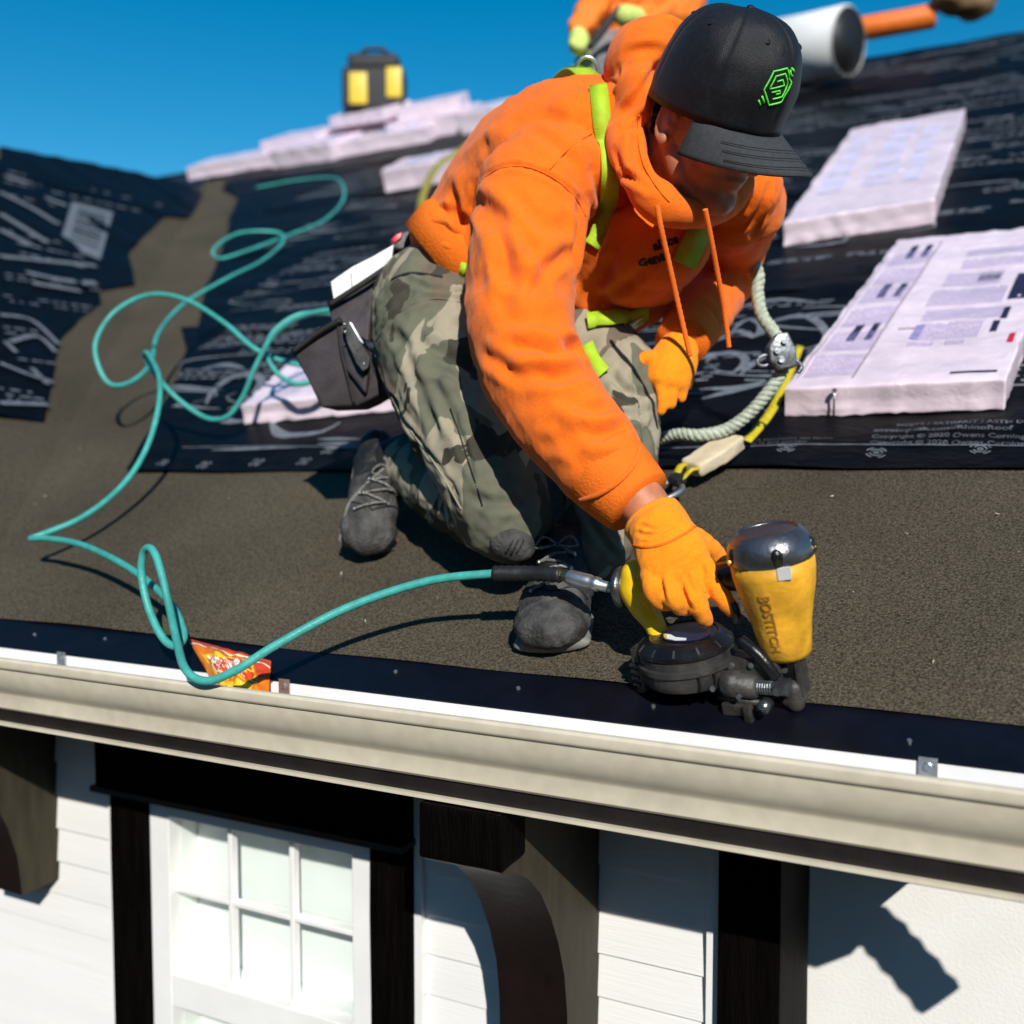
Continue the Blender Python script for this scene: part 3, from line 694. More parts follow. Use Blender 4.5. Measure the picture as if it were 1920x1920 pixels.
# white roll with black core, orange roll, brown bag on the ridge at the right
M['whiteroll'] = mat('white_film_roll', (.78, .78, .76), .5, .05, 10, .1, 30)
M['orangeroll'] = mat('orange_tarp', (.78, .16, .01), .6, .1, 20, .3, 30)
M['leather'] = mat('brown_leather', (.16, .09, .035), .6, .2, 20, .2, 80)
def roll(name, a, b, r, hole, m, label, cat, core='rubber'):
    root = empty(name, (a+b)/2-A(0, 0, r), label, cat)
    ax = unit(b-a); L = np.linalg.norm(b-a)
    prof = [(0, 0), (r*.93, 0), (r, .012), (r*1.0, L*.5), (r, L-.012), (r*.93, L), (hole, L), (hole, L-.02), (0, L-.02)]
    e1 = unit(np.cross(ax, A(0, 0, 1))); e2 = np.cross(ax, e1); V = []; Fc = []; S = 28
    for rr, z in prof:
        for q in range(S): w = 2*math.pi*q/S; V.append(a+ax*z+(e1*math.cos(w)+e2*math.sin(w))*max(rr, 1e-4)*(1+.012*math.sin(3*w+z*9)))
    for i in range(len(prof)-1):
        for q in range(S): Fc.append([i*S+q, i*S+(q+1) % S, (i+1)*S+(q+1) % S, (i+1)*S+q])
    obj('outer_wraps', fixn(mk(V, Fc)), m, root, True)
    c = b-ax*.019
    obj('core', tube([c, c+ax*.012], hole*.985, 20), M[core], root, True)
    return root
wr0 = pt(1440, 105, 6.3); wr1 = pt(1592, 78, 5.9)
roll('white_roll', wr0, wr1, .20, .188, M['whiteroll'], 'fat white roll with a black open end on the ridge right of the cap', 'roll')
or0 = pt(1612, 55, 6.6); or1 = pt(1752, 30, 6.5)
roll('orange_roll', or0, or1, .075, .03, M['orangeroll'], 'slim orange roll lying on the ridge right of the white roll', 'roll')
bb = pt(1810, -5, 6.4)
bag = empty('leather_bag', bb-A(0, 0, .14), 'brown bag at the top edge of the picture, right of the orange roll', 'bag')
me = fuse([ellipsoid(bb, np.array([RGT*.22, FWD*.12, A(0, 0, .11)])), ellipsoid(bb+RGT*.05-A(0, 0, .05), np.array([RGT*.14, FWD*.12, A(0, 0, .08)]))], .012, 4)
obj('bag_body', ruffle(me, .12, .008, 4), M['leather'], bag, True)
obj('strap', tube(catmull([bb-RGT*.16, bb+A(0, 0, .16), bb+RGT*.18], 6), .012, 8), M['leather'], bag, True)
yc = roofpt(1597, 125, .05)
top('yellow_ball', fuse([ball(yc, .055), ellipsoid(yc+A(0, 0, .03), np.eye(3)*.035)], .008, 3), M['brass'], 'small pale yellow ball lying below the end of the white roll', 'ball', smooth=True)

# ------------------------------------------------------------------ teal air hose
def rp(x, y, h): return roofpt(x, y, h)
hose = [pt(1052, 1077, 1.545), pt(1000, 1074, 1.56), pt(930, 1075, 1.575), pt(800, 1090, 1.60), pt(650, 1140, 1.60), pt(520, 1208, 1.58), pt(440, 1258, 1.57), pt(385, 1277, 1.58), pt(348, 1255, 1.60), pt(331, 1200, 1.66),
        pt(318, 1140, 1.70), pt(300, 1065, 1.73), pt(285, 1030, 1.75), pt(270, 1034, 1.77), pt(265, 1075, 1.78), pt(277, 1135, 1.77), pt(300, 1188, 1.75), pt(322, 1210, 1.74), pt(341, 1203, 1.74), pt(343, 1180, 1.76), pt(318, 1130, 1.82),
        pt(250, 1070, 1.92), pt(160, 1024, 2.05), pt(90, 1010, 2.15), pt(58, 1010, 2.20), pt(85, 1000, 2.22), pt(160, 967, 2.27), pt(230, 910, 2.35), pt(275, 840, 2.42), pt(298, 760, 2.48), pt(298, 705, 2.55), pt(278, 664, 2.64),
        pt(272, 668, 2.70), pt(290, 700, 2.70), pt(330, 745, 2.72), pt(385, 783, 2.70), pt(425, 782, 2.66), pt(455, 745, 2.64), pt(478, 690, 2.62), pt(510, 632, 2.62), pt(560, 595, 2.60), pt(625, 582, 2.58), pt(660, 600, 2.56), pt(620, 640, 2.56),
        pt(610, 700, 2.6), pt(560, 720, 2.62), pt(520, 700, 2.64), pt(500, 660, 2.66), pt(515, 620, 2.68), pt(570, 588, 2.7), pt(650, 600, 2.72), pt(620, 680, 2.72), pt(550, 682, 2.74), pt(480, 655, 2.76), pt(420, 605, 2.80), pt(350, 563, 2.86), pt(280, 553, 2.90), pt(215, 585, 2.90), pt(180, 640, 2.86),
        pt(186, 690, 2.84), pt(210, 722, 2.84), pt(250, 714, 2.9), pt(283, 680, 3.02), pt(297, 625, 3.2), pt(345, 570, 3.45), pt(430, 520, 3.7), pt(490, 490, 3.9), pt(530, 455, 4.2), pt(520, 436, 4.3), pt(450, 437, 4.25), pt(402, 466, 4.1), pt(412, 485, 4.1), pt(470, 468, 4.2),
        pt(545, 440, 4.4), pt(610, 412, 4.7), pt(645, 370, 5.1), pt(630, 335, 5.6), pt(560, 338, 5.8), pt(480, 352, 5.9)]
for i, p in enumerate(hose):                       # never below the roof
    for nrm, d0 in ((RN, 0), (LN, LN@LV)):
        h = nrm@p-d0-.024
        if h < 0 and (nrm is RN or p[0] < valley_x(p[1])): hose[i] = p = p-nrm*h
hroot = empty('air_hose', hose[8]-A(0, 0, .01), 'teal air hose looping over the roof and running to the nailer', 'hose')
obj('hose_tube', tube(catmull(hose[2:], 8), .0068, 12), M['teal'], hroot, True)
h0, h1, h2 = pt(1052, 1078, 1.535), pt(990, 1075, 1.56), pt(925, 1075, 1.575)
hs_ = catmull([h0, h1, h2], 10)
obj('rubber_sleeve', tube(hs_, [.0112+.0016*((i//1) % 2) for i in range(len(hs_))], 14), M['rubber'], hroot, True)
# ------------------------------------------------------------------ the roofer kneeling at the eave
M['hoodie'] = mat('orange_fleece', (.92, .172, .010), .9, .12, 400, .28, 800, spec=.12, sheen=.15, var2=.09, v2scale=9, bump2=.10, b2scale=30)
M['rib'] = mat('orange_rib_knit', (.84, .17, .012), .85, .06, 40, .25, 260, spec=.2, stretch=(1, 1, 1))
M['glove'] = mat('orange_knit_glove', (.95, .28, .010), .85, .10, 300, .22, 520, spec=.15, sheen=.12, var2=.08, v2scale=25, bump2=.10, b2scale=60)
M['skin'] = mat('skin', (.48, .185, .095), .5, .18, 40, .08, 350, spec=.4, var2=.1, v2scale=12)
M['hair'] = mat('black_hair', (.008, .006, .005), .6, .4, 90, .5, 260, stretch=(1, 1, 6))
M['lime'] = mat('lime_webbing', (.40, .62, .015), .6, .1, 60, .3, 500)
M['cap'] = mat('black_cap_cotton', (.0055, .006, .009), .5, .35, 160, .25, 900, sheen=.05, spec=.3)
M['brim'] = mat('charcoal_brim', (.042, .045, .050), .8, .2, 140, .3, 900, spec=.3)
M['logo'] = mat('green_thread', (.13, .85, .06), .5, .15, 200, .3, 600)
M['bootgrey'] = mat('worn_grey_leather', (.062, .061, .059), .7, .6, 30, .4, 160, spec=.25, var2=.3, v2scale=22, bump2=.3, b2scale=50)
M['bootblack'] = mat('black_boot', (.012, .012, .013), .6, .4, 30, .3, 200)
M['sole'] = mat('grey_rubber_sole', (.16, .155, .14), .8, .3, 40, .2, 150)
M['lace'] = mat('flecked_lace', (.02, .02, .022), .7, .5, 260, col2=(.30, .29, .27))
M['pouch'] = mat('pouch_nylon', (.045, .036, .040), .65, .35, 30, .3, 400)
M['trim'] = mat('pouch_binding', (.010, .009, .008), .6, .3, 60, .3, 500)
M['paper'] = mat('white_paper', (.80, .80, .80), .7, .02, 20, .03, 60)
def camo_mat():
    m = bpy.data.materials.new('camouflage_cotton'); m.use_nodes = True; N = m.node_tree.nodes; L = m.node_tree.links; b = N['Principled BSDF']
    b.inputs['Roughness'].default_value = .9; b.inputs['Specular IOR Level'].default_value = .15
    tc = N.new('ShaderNodeTexCoord'); prev = None
    def field(scale, off, thr, det=3.0, st=(1, 1, .7)):
        mp = N.new('ShaderNodeMapping'); mp.inputs['Location'].default_value = off; mp.inputs['Scale'].default_value = st; L.new(tc.outputs['Object'], mp.inputs['Vector'])
        n = N.new('ShaderNodeTexNoise'); n.inputs['Scale'].default_value = scale; n.inputs['Detail'].default_value = det; n.inputs['Roughness'].default_value = .45; n.inputs['Distortion'].default_value = .5; L.new(mp.outputs[0], n.inputs['Vector'])
        r = N.new('ShaderNodeMapRange'); r.inputs['From Min'].default_value = thr-.003; r.inputs['From Max'].default_value = thr+.003; L.new(n.outputs['Fac'], r.inputs['Value']); return r.outputs[0]
    col = (.33, .295, .215, 1)
    for scale, off, thr, c in ((8.5, (0, 0, 0), .52, (.135, .138, .098, 1)), (9, (3.1, 1.7, .4), .57, (.15, .12, .088, 1)), (11, (7.3, 2.2, 5.5), .60, (.058, .053, .040, 1))):
        mx = N.new('ShaderNodeMix'); mx.data_type = 'RGBA'; L.new(field(scale, off, thr), mx.inputs['Factor']); mx.inputs['B'].default_value = c
        if prev is None: mx.inputs['A'].default_value = col
        else: L.new(prev, mx.inputs['A'])
        prev = mx.outputs['Result']
    fade = N.new('ShaderNodeTexNoise'); fade.inputs['Scale'].default_value = 35; fade.inputs['Detail'].default_value = 6; L.new(tc.outputs['Object'], fade.inputs['Vector'])
    mr = N.new('ShaderNodeMapRange'); mr.inputs['To Min'].default_value = .75; mr.inputs['To Max'].default_value = 1.25; L.new(fade.outputs['Fac'], mr.inputs['Value'])
    vm = N.new('ShaderNodeVectorMath'); vm.operation = 'SCALE'; L.new(prev, vm.inputs[0]); L.new(mr.outputs[0], vm.inputs['Scale']); L.new(vm.outputs[0], b.inputs['Base Color'])
    nb = N.new('ShaderNodeTexNoise'); nb.inputs['Scale'].default_value = 500; L.new(tc.outputs['Object'], nb.inputs['Vector'])
    bp = N.new('ShaderNodeBump'); bp.inputs['Strength'].default_value = .2; bp.inputs['Distance'].default_value = .01; L.new(nb.outputs['Fac'], bp.inputs['Height']); L.new(bp.outputs[0], b.inputs['Normal'])
    return m
M['camo'] = camo_mat()

man = empty('person', roofpt(950, 1060, .02), 'kneeling person in orange hoodie, camouflage trousers and dark cap working at the eave', 'person', 'people on the roof')
shR, shL = pt(1000, 365, 1.69), pt(1388, 385, 1.85)
LAT = unit(shL-shR)
# --- head: skull, jaw, features and neck in one skin mesh
hf = unit(RGT*.54-UPV*.60-FWD*.59); hu = RGT*.25+UPV*.78-FWD*.57; hu = unit(hu-hf*(hu@hf)); hr = np.cross(hf, hu)
HC = pt(1338, 210, 1.60)
def hp(f, r, u): return HC+hf*f+hr*r+hu*u
ax = lambda f, r, u: np.array([hf*f, hr*r, hu*u])
neck0 = pt(1215, 262, 1.74)
head = [ellipsoid(HC, ax(.098, .077, .112)), ellipsoid(hp(.030, 0, -.060), ax(.068, .064, .070)), capsule([hp(-.015, .050, -.050), hp(.030, .042, -.095), hp(.070, .012, -.116)], [.026, .025, .024]), capsule([hp(-.015, -.050, -.050), hp(.030, -.042, -.095), hp(.070, -.012, -.116)], [.026, .025, .024]), ellipsoid(hp(.028, 0, -.082), ax(.060, .058, .045)),
        ellipsoid(hp(.072, 0, -.118), ax(.026, .026, .020)), capsule([hp(.092, 0, .002), hp(.106, 0, -.024), hp(.116, 0, -.042)], [.011, .013, .015]), ellipsoid(hp(.100, .014, -.045), ax(.013, .010, .010)), ellipsoid(hp(.100, -.014, -.045), ax(.013, .010, .010)),
        ellipsoid(hp(.072, .038, -.040), ax(.025, .026, .030)), ellipsoid(hp(.072, -.038, -.040), ax(.025, .026, .030)), ellipsoid(hp(.086, 0, .020), ax(.016, .055, .012)),
        ellipsoid(hp(.090, 0, -.073), ax(.012, .026, .006)), ellipsoid(hp(.088, 0, -.084), ax(.012, .022, .007)),
        capsule([hp(-.03, 0, -.06), (hp(-.05, 0, -.12)+neck0)/2, neck0], [.058, .060, .066])]
for sgn in (1, -1):
    ring = [hp(-.012+.016*math.cos(a), sgn*(.080+.004*(math.cos(a+2.6)*.5+.5)), -.022+.031*math.sin(a)) for a in np.linspace(.2, 5.4, 14)]
    head += [tube(ring, .0048, 8), ellipsoid(hp(-.011, sgn*.076, -.022), ax(.018, .009, .033)), ellipsoid(hp(-.004, sgn*.080, -.026), ax(.006, .007, .012)), ellipsoid(hp(-.004, sgn*.086, -.050), ax(.009, .005, .010))]
me = fuse(head, .0034, 4); skin = obj('head', me, M['skin'], man, True)
for sgn in (1, -1):
    obj('eye', ellipsoid(hp(.083, sgn*.032, -.006), ax(.010, .012, .009)), mat('eye', (.6, .55, .5), .2), skin, True)
    obj('eyebrow', capsule([hp(.094, sgn*.016, .016), hp(.090, sgn*.036, .020), hp(.078, sgn*.052, .014)], [.004, .005, .003], 8, 3), M['hair'], skin, True)
hairm = fuse([ellipsoid(hp(-.014, 0, .010), ax(.096, .083, .108)), capsule([hp(-.035, .074, .0), hp(-.045, .066, -.045)], [.018, .014]), capsule([hp(-.035, -.074, .0), hp(-.045, -.066, -.045)], [.018, .014]), ellipsoid(hp(-.055, 0, -.035), ax(.045, .062, .045)), capsule([hp(.028, .074, .01), hp(.024, .078, -.028)], [.010, .006]), capsule([hp(.028, -.074, .01), hp(.024, -.078, -.028)], [.010, .006])], .005, 3)
v = verts(hairm); d = v-HC; keep = (d@hf) > .066
n_ = vnormals(hairm); v[keep] -= n_[keep]*.03
ei = (np.abs(d@hr) > .05) & (d@hu < .012) & (d@hf > -.042); v[ei] -= np.sign(d[ei]@hr)[:, None]*hr*.014; setverts(hairm, v)
obj('hair', ruffle(hairm, .012, .0012, 3), M['hair'], man, True)
# --- cap
CB = hp(.0, 0, .024)
def crown(phi, th, off=0.0):
    g = math.cos(th)**.62 if th < math.pi/2-1e-6 else 0.0; kz = math.sin(th)**1.05
    seam = sum(math.exp(-((((phi-s+math.pi) % (2*math.pi))-math.pi)/.026)**2) for s in np.arange(6)*math.pi/3)
    r0 = 1-.022*seam*(1 if th > .02 else 0); ff = .117 if math.cos(phi) > 0 else .115
    front = .012*max(0, math.cos(phi))*math.sin(2*th)
    return CB+hf*(math.cos(phi)*(ff*g*r0+front+off))+hr*(math.sin(phi)*(.097*g*r0+off))+hu*(.128*kz*r0+off*math.sin(th)+.004*math.cos(phi))
V = []; Fc = []; NP, NT = 120, 22
for j in range(NT+1):
    for i in range(NP): 
        phi = 2*math.pi*i/NP
        V.append(crown(phi, 0)-hu*.026*(1-j/2) if j < 2 else crown(phi, (j-2)/(NT-2)*math.pi/2))
for j in range(NT):
    for i in range(NP): a = j*NP+i; b = j*NP+(i+1) % NP; Fc.append([a, b, b+NP, a+NP])
cme = evalmesh(mk(V, Fc), lambda o: (setattr(o.modifiers.new('s', 'SOLIDIFY'), 'thickness', .002)))
cap = obj('cap_crown', ruffle(fixn(cme), .06, .0007, 6), M['cap'], man, True, 'black six-panel cap crown with a green stitched hexagon emblem')
bt = crown(0, math.pi/2); obj('button', ellipsoid(bt+hu*.001, ax(.007, .007, .004)), M['cap'], cap, True)
for k in range(6):
    phi = math.pi/6+k*math.pi/3; c = crown(phi, .92, .001); t1 = unit(crown(phi+.05, .92)-c); t2 = unit(crown(phi, .97)-c)
    obj('eyelet', tube([c+(t1*math.cos(a)+t2*math.sin(a))*.0042 for a in np.linspace(0, 2*math.pi, 14)[:-1]], .0014, 6, closed=True), M['cap'], cap, True)
V = []; Fc = []; NB, NR = 30, 10
for j in range(NR+1):
    for i in range(NB+1):
        ph = math.radians(-66+132*i/NB); x = math.sin(ph)/math.sin(math.radians(66))
        base = crown(ph, 0)-hu*.022; L = .092*(1-abs(x)**3.2)**.8+.001; t = j/NR
        drop = -.034*abs(x)**2*t - .010*t - .012*t*t
        V.append(base+hf*L*t+hr*(.012*x*t)+hu*drop)
for j in range(NR):
    for i in range(NB): a = j*(NB+1)+i; Fc.append([a, a+1, a+NB+2, a+NB+1])
bme = evalmesh(mk(V, Fc), lambda o: (setattr(o.modifiers.new('s', 'SOLIDIFY'), 'thickness', .0035)))
brim = obj('cap_brim', bme, M['brim'], man, True)
for t in (5, 7, 9):
    P = [A(*V[t*(NB+1)+i])+hu*.0046 for i in range(4, NB-3)]; obj('stitch_line', tube(P, .0006, 5), M['cap'], brim)
# emblem: hexagon rings, stacked chevron strokes and bars, stitched on the front panel
def cs(x, y):                                           # metres across / up on the front panel
    return crown(LP0-x/.105, LT0+y/.118, .0022)
LP0, LT0 = math.radians(10), .42
ro = math.radians(-14)
def L2(x, y): return cs(x*math.cos(ro)-y*math.sin(ro), x*math.sin(ro)+y*math.cos(ro))
def stroke(pts, w=.0026, closed=False):
    Q = []
    for a, b in zip(pts, pts[1:]+([pts[0]] if closed else [])):
        n = max(2, int(math.dist(a, b)/.004)); Q += [L2(a[0]+(b[0]-a[0])*i/n, a[1]+(b[1]-a[1])*i/n) for i in range(n)]
    if not closed: Q.append(L2(*pts[-1]))
    return obj('emblem_stitch', tube(Q, w/2, 6, closed=closed), M['logo'], cap, True)
hexa = lambda s, h: [(0, h), (s, h*.5), (s, -h*.5), (0, -h), (-s, -h*.5), (-s, h*.5)]
stroke(hexa(.0215, .027), .0028, True); 
stroke([(-.0145, -.009), (-.0145, .0095), (0, .019), (.0145, .0095), (.0145, -.009), (0, -.018)])
stroke([(-.0085, .004), (0, .010), (.0075, .005), (-.0085, -.0055), (-.0145, -.009)]); stroke([(-.008, -.0115), (.004, -.004), (.0075, -.0065), (.001, -.0105)])
stroke([(.009, .0275), (.019, .0215)], .0034); stroke([(-.019, -.0215), (-.009, -.0275)], .0034); stroke([(.012, .0325), (.020, .028)], .003); stroke([(-.020, -.028), (-.012, -.0325)], .003)

# --- hoodie body and sleeves
torso = capsule([pt(893, 492, 1.97), pt(945, 446, 1.96), pt(1015, 380, 1.92), pt(1100, 318, 1.85), pt(1165, 268, 1.78), pt(1200, 240, 1.74)], [(.150, .118), (.170, .140), (.192, .166), (.205, .160), (.170, .125), (.10, .085)], 28, 6, LAT)
belly = [ellipsoid(pt(1030, 520, 1.93), np.array([RGT*.14, UPV*.10, FWD*.13])), ellipsoid(pt(1150, 440, 1.86), np.array([RGT*.15, UPV*.12, FWD*.12])), ellipsoid(pt(1130, 560, 1.93), np.array([RGT*.13, UPV*.07, FWD*.10])), ellipsoid(pt(1228, 462, 1.77), np.array([RGT*.098, UPV*.080, FWD*.085])), ellipsoid(pt(1200, 520, 1.82), np.array([RGT*.08, UPV*.055, FWD*.08]))]
slR = capsule([shR, pt(982, 470, 1.66), pt(974, 580, 1.62), pt(996, 690, 1.575), pt(1050, 775, 1.535), pt(1118, 862, 1.50)], [.094, .092, .087, .083, .078, .070], 22)
slL = capsule([shL, pt(1372, 450, 1.97), pt(1350, 530, 2.02), pt(1314, 590, 1.92), pt(1286, 626, 1.85)], [.082, .072, .064, .058, .050], 18)
shb = [ellipsoid(pt(1040, 330, 1.72), np.array([RGT*.10, UPV*.085, FWD*.10])), ellipsoid(pt(1080, 260, 1.76), np.array([RGT*.10, UPV*.075, FWD*.10])), ellipsoid(pt(1380, 352, 1.80), np.array([RGT*.082, UPV*.070, FWD*.08]))]
hood_me = fuse([torso, slR, slL]+belly+shb, .0046, 12)
folds(hood_me, [([(905, 330), (960, 310), (1010, 322), (1060, 350), (1095, 385)], .0045, .0035), ([(892, 345), (882, 430), (880, 520)], .007, .005),
    ([(1090, 380), (1080, 470), (1078, 560), (1080, 650)], .012, .010), ([(890, 380), (935, 430), (950, 500), (955, 560)], .012, .010), ([(905, 370), (960, 420), (1000, 480)], .010, .007), ([(1075, 470), (1030, 500), (1000, 560)], .010, .008), ([(1078, 600), (1040, 625), (1000, 635)], .009, .008),
    ([(1085, 655), (1045, 660), (1000, 650), (950, 655)], .012, .011), ([(1095, 690), (1050, 705), (990, 700)], .011, .009), ([(905, 660), (950, 690), (990, 720)], .010, .007), ([(1050, 640), (1080, 650), (1090, 665)], .009, .010),
    ([(1175, 800), (1120, 815), (1060, 805), (1030, 795)], .011, .009), ([(1150, 760), (1110, 770), (1060, 750)], .010, .006), ([(1020, 830), (1060, 830), (1100, 845)], .010, .006),
    ([(800, 430), (840, 440), (870, 470)], .009, .009), ([(812, 400), (850, 400), (885, 420)], .009, .007), ([(845, 345), (862, 400), (870, 460)], .010, .008), ([(830, 480), (860, 478), (885, 490)], .008, .006), ([(905, 270), (960, 300), (1000, 310)], .012, .004),
    ([(1110, 300), (1130, 380), (1120, 450)], .011, .008), ([(1180, 430), (1140, 500), (1100, 560)], .010, .007), ([(1235, 470), (1180, 530), (1110, 570)], .009, .006), ([(1010, 200), (1060, 240), (1110, 260)], .012, .004), ([(1000, 250), (1060, 290), (1100, 330)], .010, .003),
    ([(1440, 350), (1425, 390), (1400, 420)], .006, .006), ([(1460, 345), (1440, 390), (1410, 440)], .006, .005), ([(930, 560), (960, 600), (1010, 605)], .012, .005), ([(960, 380), (1010, 420), (1060, 430)], .014, .005), ([(930, 480), (990, 530), (1050, 540)], .014, .006)])
ruffle(hood_me, .11, .0024, 21); ruffle(hood_me, .045, .0009, 22); ruffle(hood_me, .02, .0004, 23)
hoodie = obj('hoodie', hood_me, M['hoodie'], man, True)
HT = bvh_w(hoodie)
obj('shoulder_seam', strap(HT, [(893, 350), (930, 318), (985, 312), (1040, 335), (1080, 372), (1098, 405)], .0022, .0004, .0012), M['rib'], hoodie, True)
obj('yoke_seam', strap(HT, [(1030, 318), (1070, 275), (1110, 250)], .002, .0004, .0012), M['rib'], hoodie, True)
# ribbed cuffs and hem
cf = catmull([pt(1125, 870, 1.497), pt(1164, 910, 1.480), pt(1198, 943, 1.464)], 5)
def ribtube(P, r, seg, depth):
    V, Fc = tube(P, r, seg)
    n = len(P)
    for i in range(n):
        c = A(*P[i])
        for k in range(seg): V[i*seg+k] = c+(V[i*seg+k]-c)*(1+depth*(k % 2))
    return V, Fc
obj('cuff', ribtube(cf, [.066, .0655, .065, .064, .0625, .061, .0595, .058, .0565, .055, .053][:len(cf)], 84, .022), M['rib'], man, True)
obj('cuff', ribtube(catmull([pt(1294, 616, 1.865), pt(1277, 642, 1.81)], 4), [.052, .051, .050, .049, .047], 60, .012), M['rib'], man, True)
hemP = [pt(893, 492, 1.97)+(unit(pt(893, 492, 1.97)-pt(945, 446, 1.96)))*.055]
obj('hem', tube([pt(905, 481, 1.968), pt(893, 492, 1.97), hemP[0]], [(.150, .118), (.156, .125), (.150, .120)], 40, lat=LAT), M['rib'], man, True)
_co = [o_ for o_ in bpy.data.objects if o_.name == 'cuff'][0]
obj('cuff_seam', strap(bvh_w(_co), [(1088, 938), (1124, 926), (1160, 903), (1188, 872), (1200, 842)], .007, .0008, .003), M['hoodie'], man, True)
# hood thrown back round the neck
hl = catmull([pt(1205, 120, 1.76), pt(1180, 175, 1.70), pt(1172, 255, 1.66), pt(1190, 322, 1.62), pt(1232, 376, 1.60), pt(1290, 400, 1.62), pt(1360, 372, 1.70), pt(1400, 320, 1.77), pt(1370, 230, 1.84), pt(1280, 150, 1.84)], 5, closed=True)
hr_ = [.045+.006*math.sin(i*.7) for i in range(len(hl))]
for i in range(len(hl)):
    w = i/len(hl)
    if .06 < w < .75: hr_[i] *= .66
hoodm = fuse([tube(hl, hr_, 16, closed=True), ellipsoid(pt(1205, 120, 1.73), np.array([RGT*.066+UPV*.03, UPV*.062-RGT*.02, FWD*.09])), ellipsoid(pt(1192, 195, 1.69), np.array([RGT*.040, UPV*.075, FWD*.07])), ellipsoid(pt(1225, 80, 1.74), np.array([RGT*.07, UPV*.03, FWD*.08]))], .0052, 7)
folds(hoodm, [([(1150, 225), (1190, 190), (1225, 140), (1250, 100)], .007, .008), ([(1145, 170), (1160, 150), (1160, 130)], .006, .006), ([(1160, 250), (1195, 235), (1215, 200)], .005, .005), ([(1190, 240), (1195, 300), (1225, 350)], .007, .007), ([(1160, 330), (1190, 335), (1215, 355)], .005, .006), ([(1175, 100), (1210, 92), (1245, 95)], .007, .005), ([(1150, 280), (1170, 320), (1200, 350)], .005, .005)])
ruffle(hoodm, .05, .0012, 31)
hood = obj('hood', hoodm, M['hoodie'], man, True)
OT = BVHTree.FromPolygons([Vector(x+WLOC[hood.name]) for x in verts(hood.data)], [tuple(p.vertices) for p in hood.data.polygons])
obj('hood_edge_seam', strap(OT, [(1198, 215), (1197, 260), (1208, 310), (1235, 355), (1255, 378)], .0025, .0005, .0012), M['rib'], hood, True)
# drawstrings
for P in ([pt(1232, 385, 1.52), pt(1240, 430, 1.53), pt(1258, 510, 1.56), pt(1276, 590, 1.585), pt(1294, 668, 1.60)], [pt(1322, 392, 1.56), pt(1332, 440, 1.58), pt(1345, 510, 1.61), pt(1358, 580, 1.635), pt(1367, 652, 1.65)]):
    Q = catmull(P, 14); ds = obj('drawstring', tube(Q, [.0038+.0007*(i % 2) for i in range(len(Q))], 9), M['hoodie'], man, True)
    obj('string_tip', tube([Q[-3]-A(0, 0, .001), Q[-1]], [.0036, .0022], 8), M['rib'], ds, True)
# faint chest print
for s, x, y, sz in (('al ice', 1226, 470, .021), ('Gener', 1199, 500, .021)):
    h, n = hit(HT, x, y); h2, n2 = hit(HT, x+62, y-22)
    if h is not None and h2 is not None:
        e1 = unit(h2-h); e2 = unit(np.cross(unit(n+n2), e1)); tm = text_mesh(s, sz, h, e1, e2, .0002, .001); v = verts(tm); nn = unit(n+n2)
        for i in range(len(v)):
            r = HT.ray_cast(Vector(v[i]+nn*.08), Vector(-nn)); 
            if r[0] is not None: v[i] = np.array(r[0])+nn*.0012
        setverts(tm, v); obj('chest_lettering', tm, M['blackbag'], hoodie)
# --- trousers
kR, kL = pt(952, 972, 1.715), pt(1156, 705, 1.85)
pants = [ellipsoid(pt(880, 545, 2.0), np.array([RGT*.155, UPV*.12, FWD*.14])), capsule([pt(808, 565, 1.95), pt(818, 650, 1.89), pt(862, 760, 1.82), pt(915, 880, 1.755), kR], [.112, .114, .108, .094, .078], 22),
         capsule([kR, pt(850, 925, 1.88), pt(768, 868, 2.03)], [.074, .070, .060], 18), capsule([pt(965, 575, 2.02), pt(1070, 630, 1.95), kL], [.115, .10, .078], 20), capsule([kL, pt(1155, 830, 1.80), pt(1132, 950, 1.765), pt(1105, 1040, 1.735)], [.078, .078, .074, .066], 18)]
pm = fuse(pants, .0050, 10)
folds(pm, [([(760, 520), (800, 540), (850, 545), (890, 560)], .006, .006), ([(700, 640), (740, 590), (800, 560), (880, 565)], .006, .005), ([(780, 640), (830, 665), (880, 690), (895, 700)], .012, .012), ([(785, 670), (840, 700), (890, 720)], .010, .009), ([(770, 690), (800, 760), (830, 840)], .010, .007), ([(800, 700), (850, 790), (880, 860)], .010, .006), ([(715, 700), (760, 790), (820, 870), (868, 950)], .005, .005), ([(845, 770), (865, 830), (890, 900)], .005, .005),
    ([(860, 600), (890, 640), (900, 680)], .008, .007), ([(730, 620), (760, 650), (775, 700)], .010, .007), ([(880, 930), (930, 945), (985, 940)], .008, .006), ([(1140, 690), (1170, 730), (1215, 740)], .007, .007), ([(1130, 760), (1170, 780), (1220, 770)], .008, .006), ([(1185, 700), (1200, 760), (1212, 850)], .005, .005), ([(1095, 945), (1120, 1000), (1160, 1050)], .006, .005), ([(690, 610), (715, 570), (760, 530)], .008, .006)])
ruffle(pm, .08, .0028, 41); ruffle(pm, .03, .0010, 42)
trousers = obj('trousers', pm, M['camo'], man, True)
PT = bvh_w(trousers)
obj('leg_seam', strap(PT, [(716, 705), (755, 785), (815, 868), (866, 955)], .003, .0014, .0014), M['camo'], trousers, True)
obj('leg_seam', strap(PT, [(845, 765), (868, 835), (892, 905), (905, 950)], .0025, .0014, .0012), M['trim'], trousers, True)
obj('pocket_seam', strap(PT, [(705, 640), (745, 588), (805, 560), (878, 568)], .003, .0004, .0014), M['camo'], trousers, True)
obj('pocket_welt', strap(PT, [(735, 525), (770, 512), (830, 520)], .004, .0004, .002), M['trim'], trousers, True)
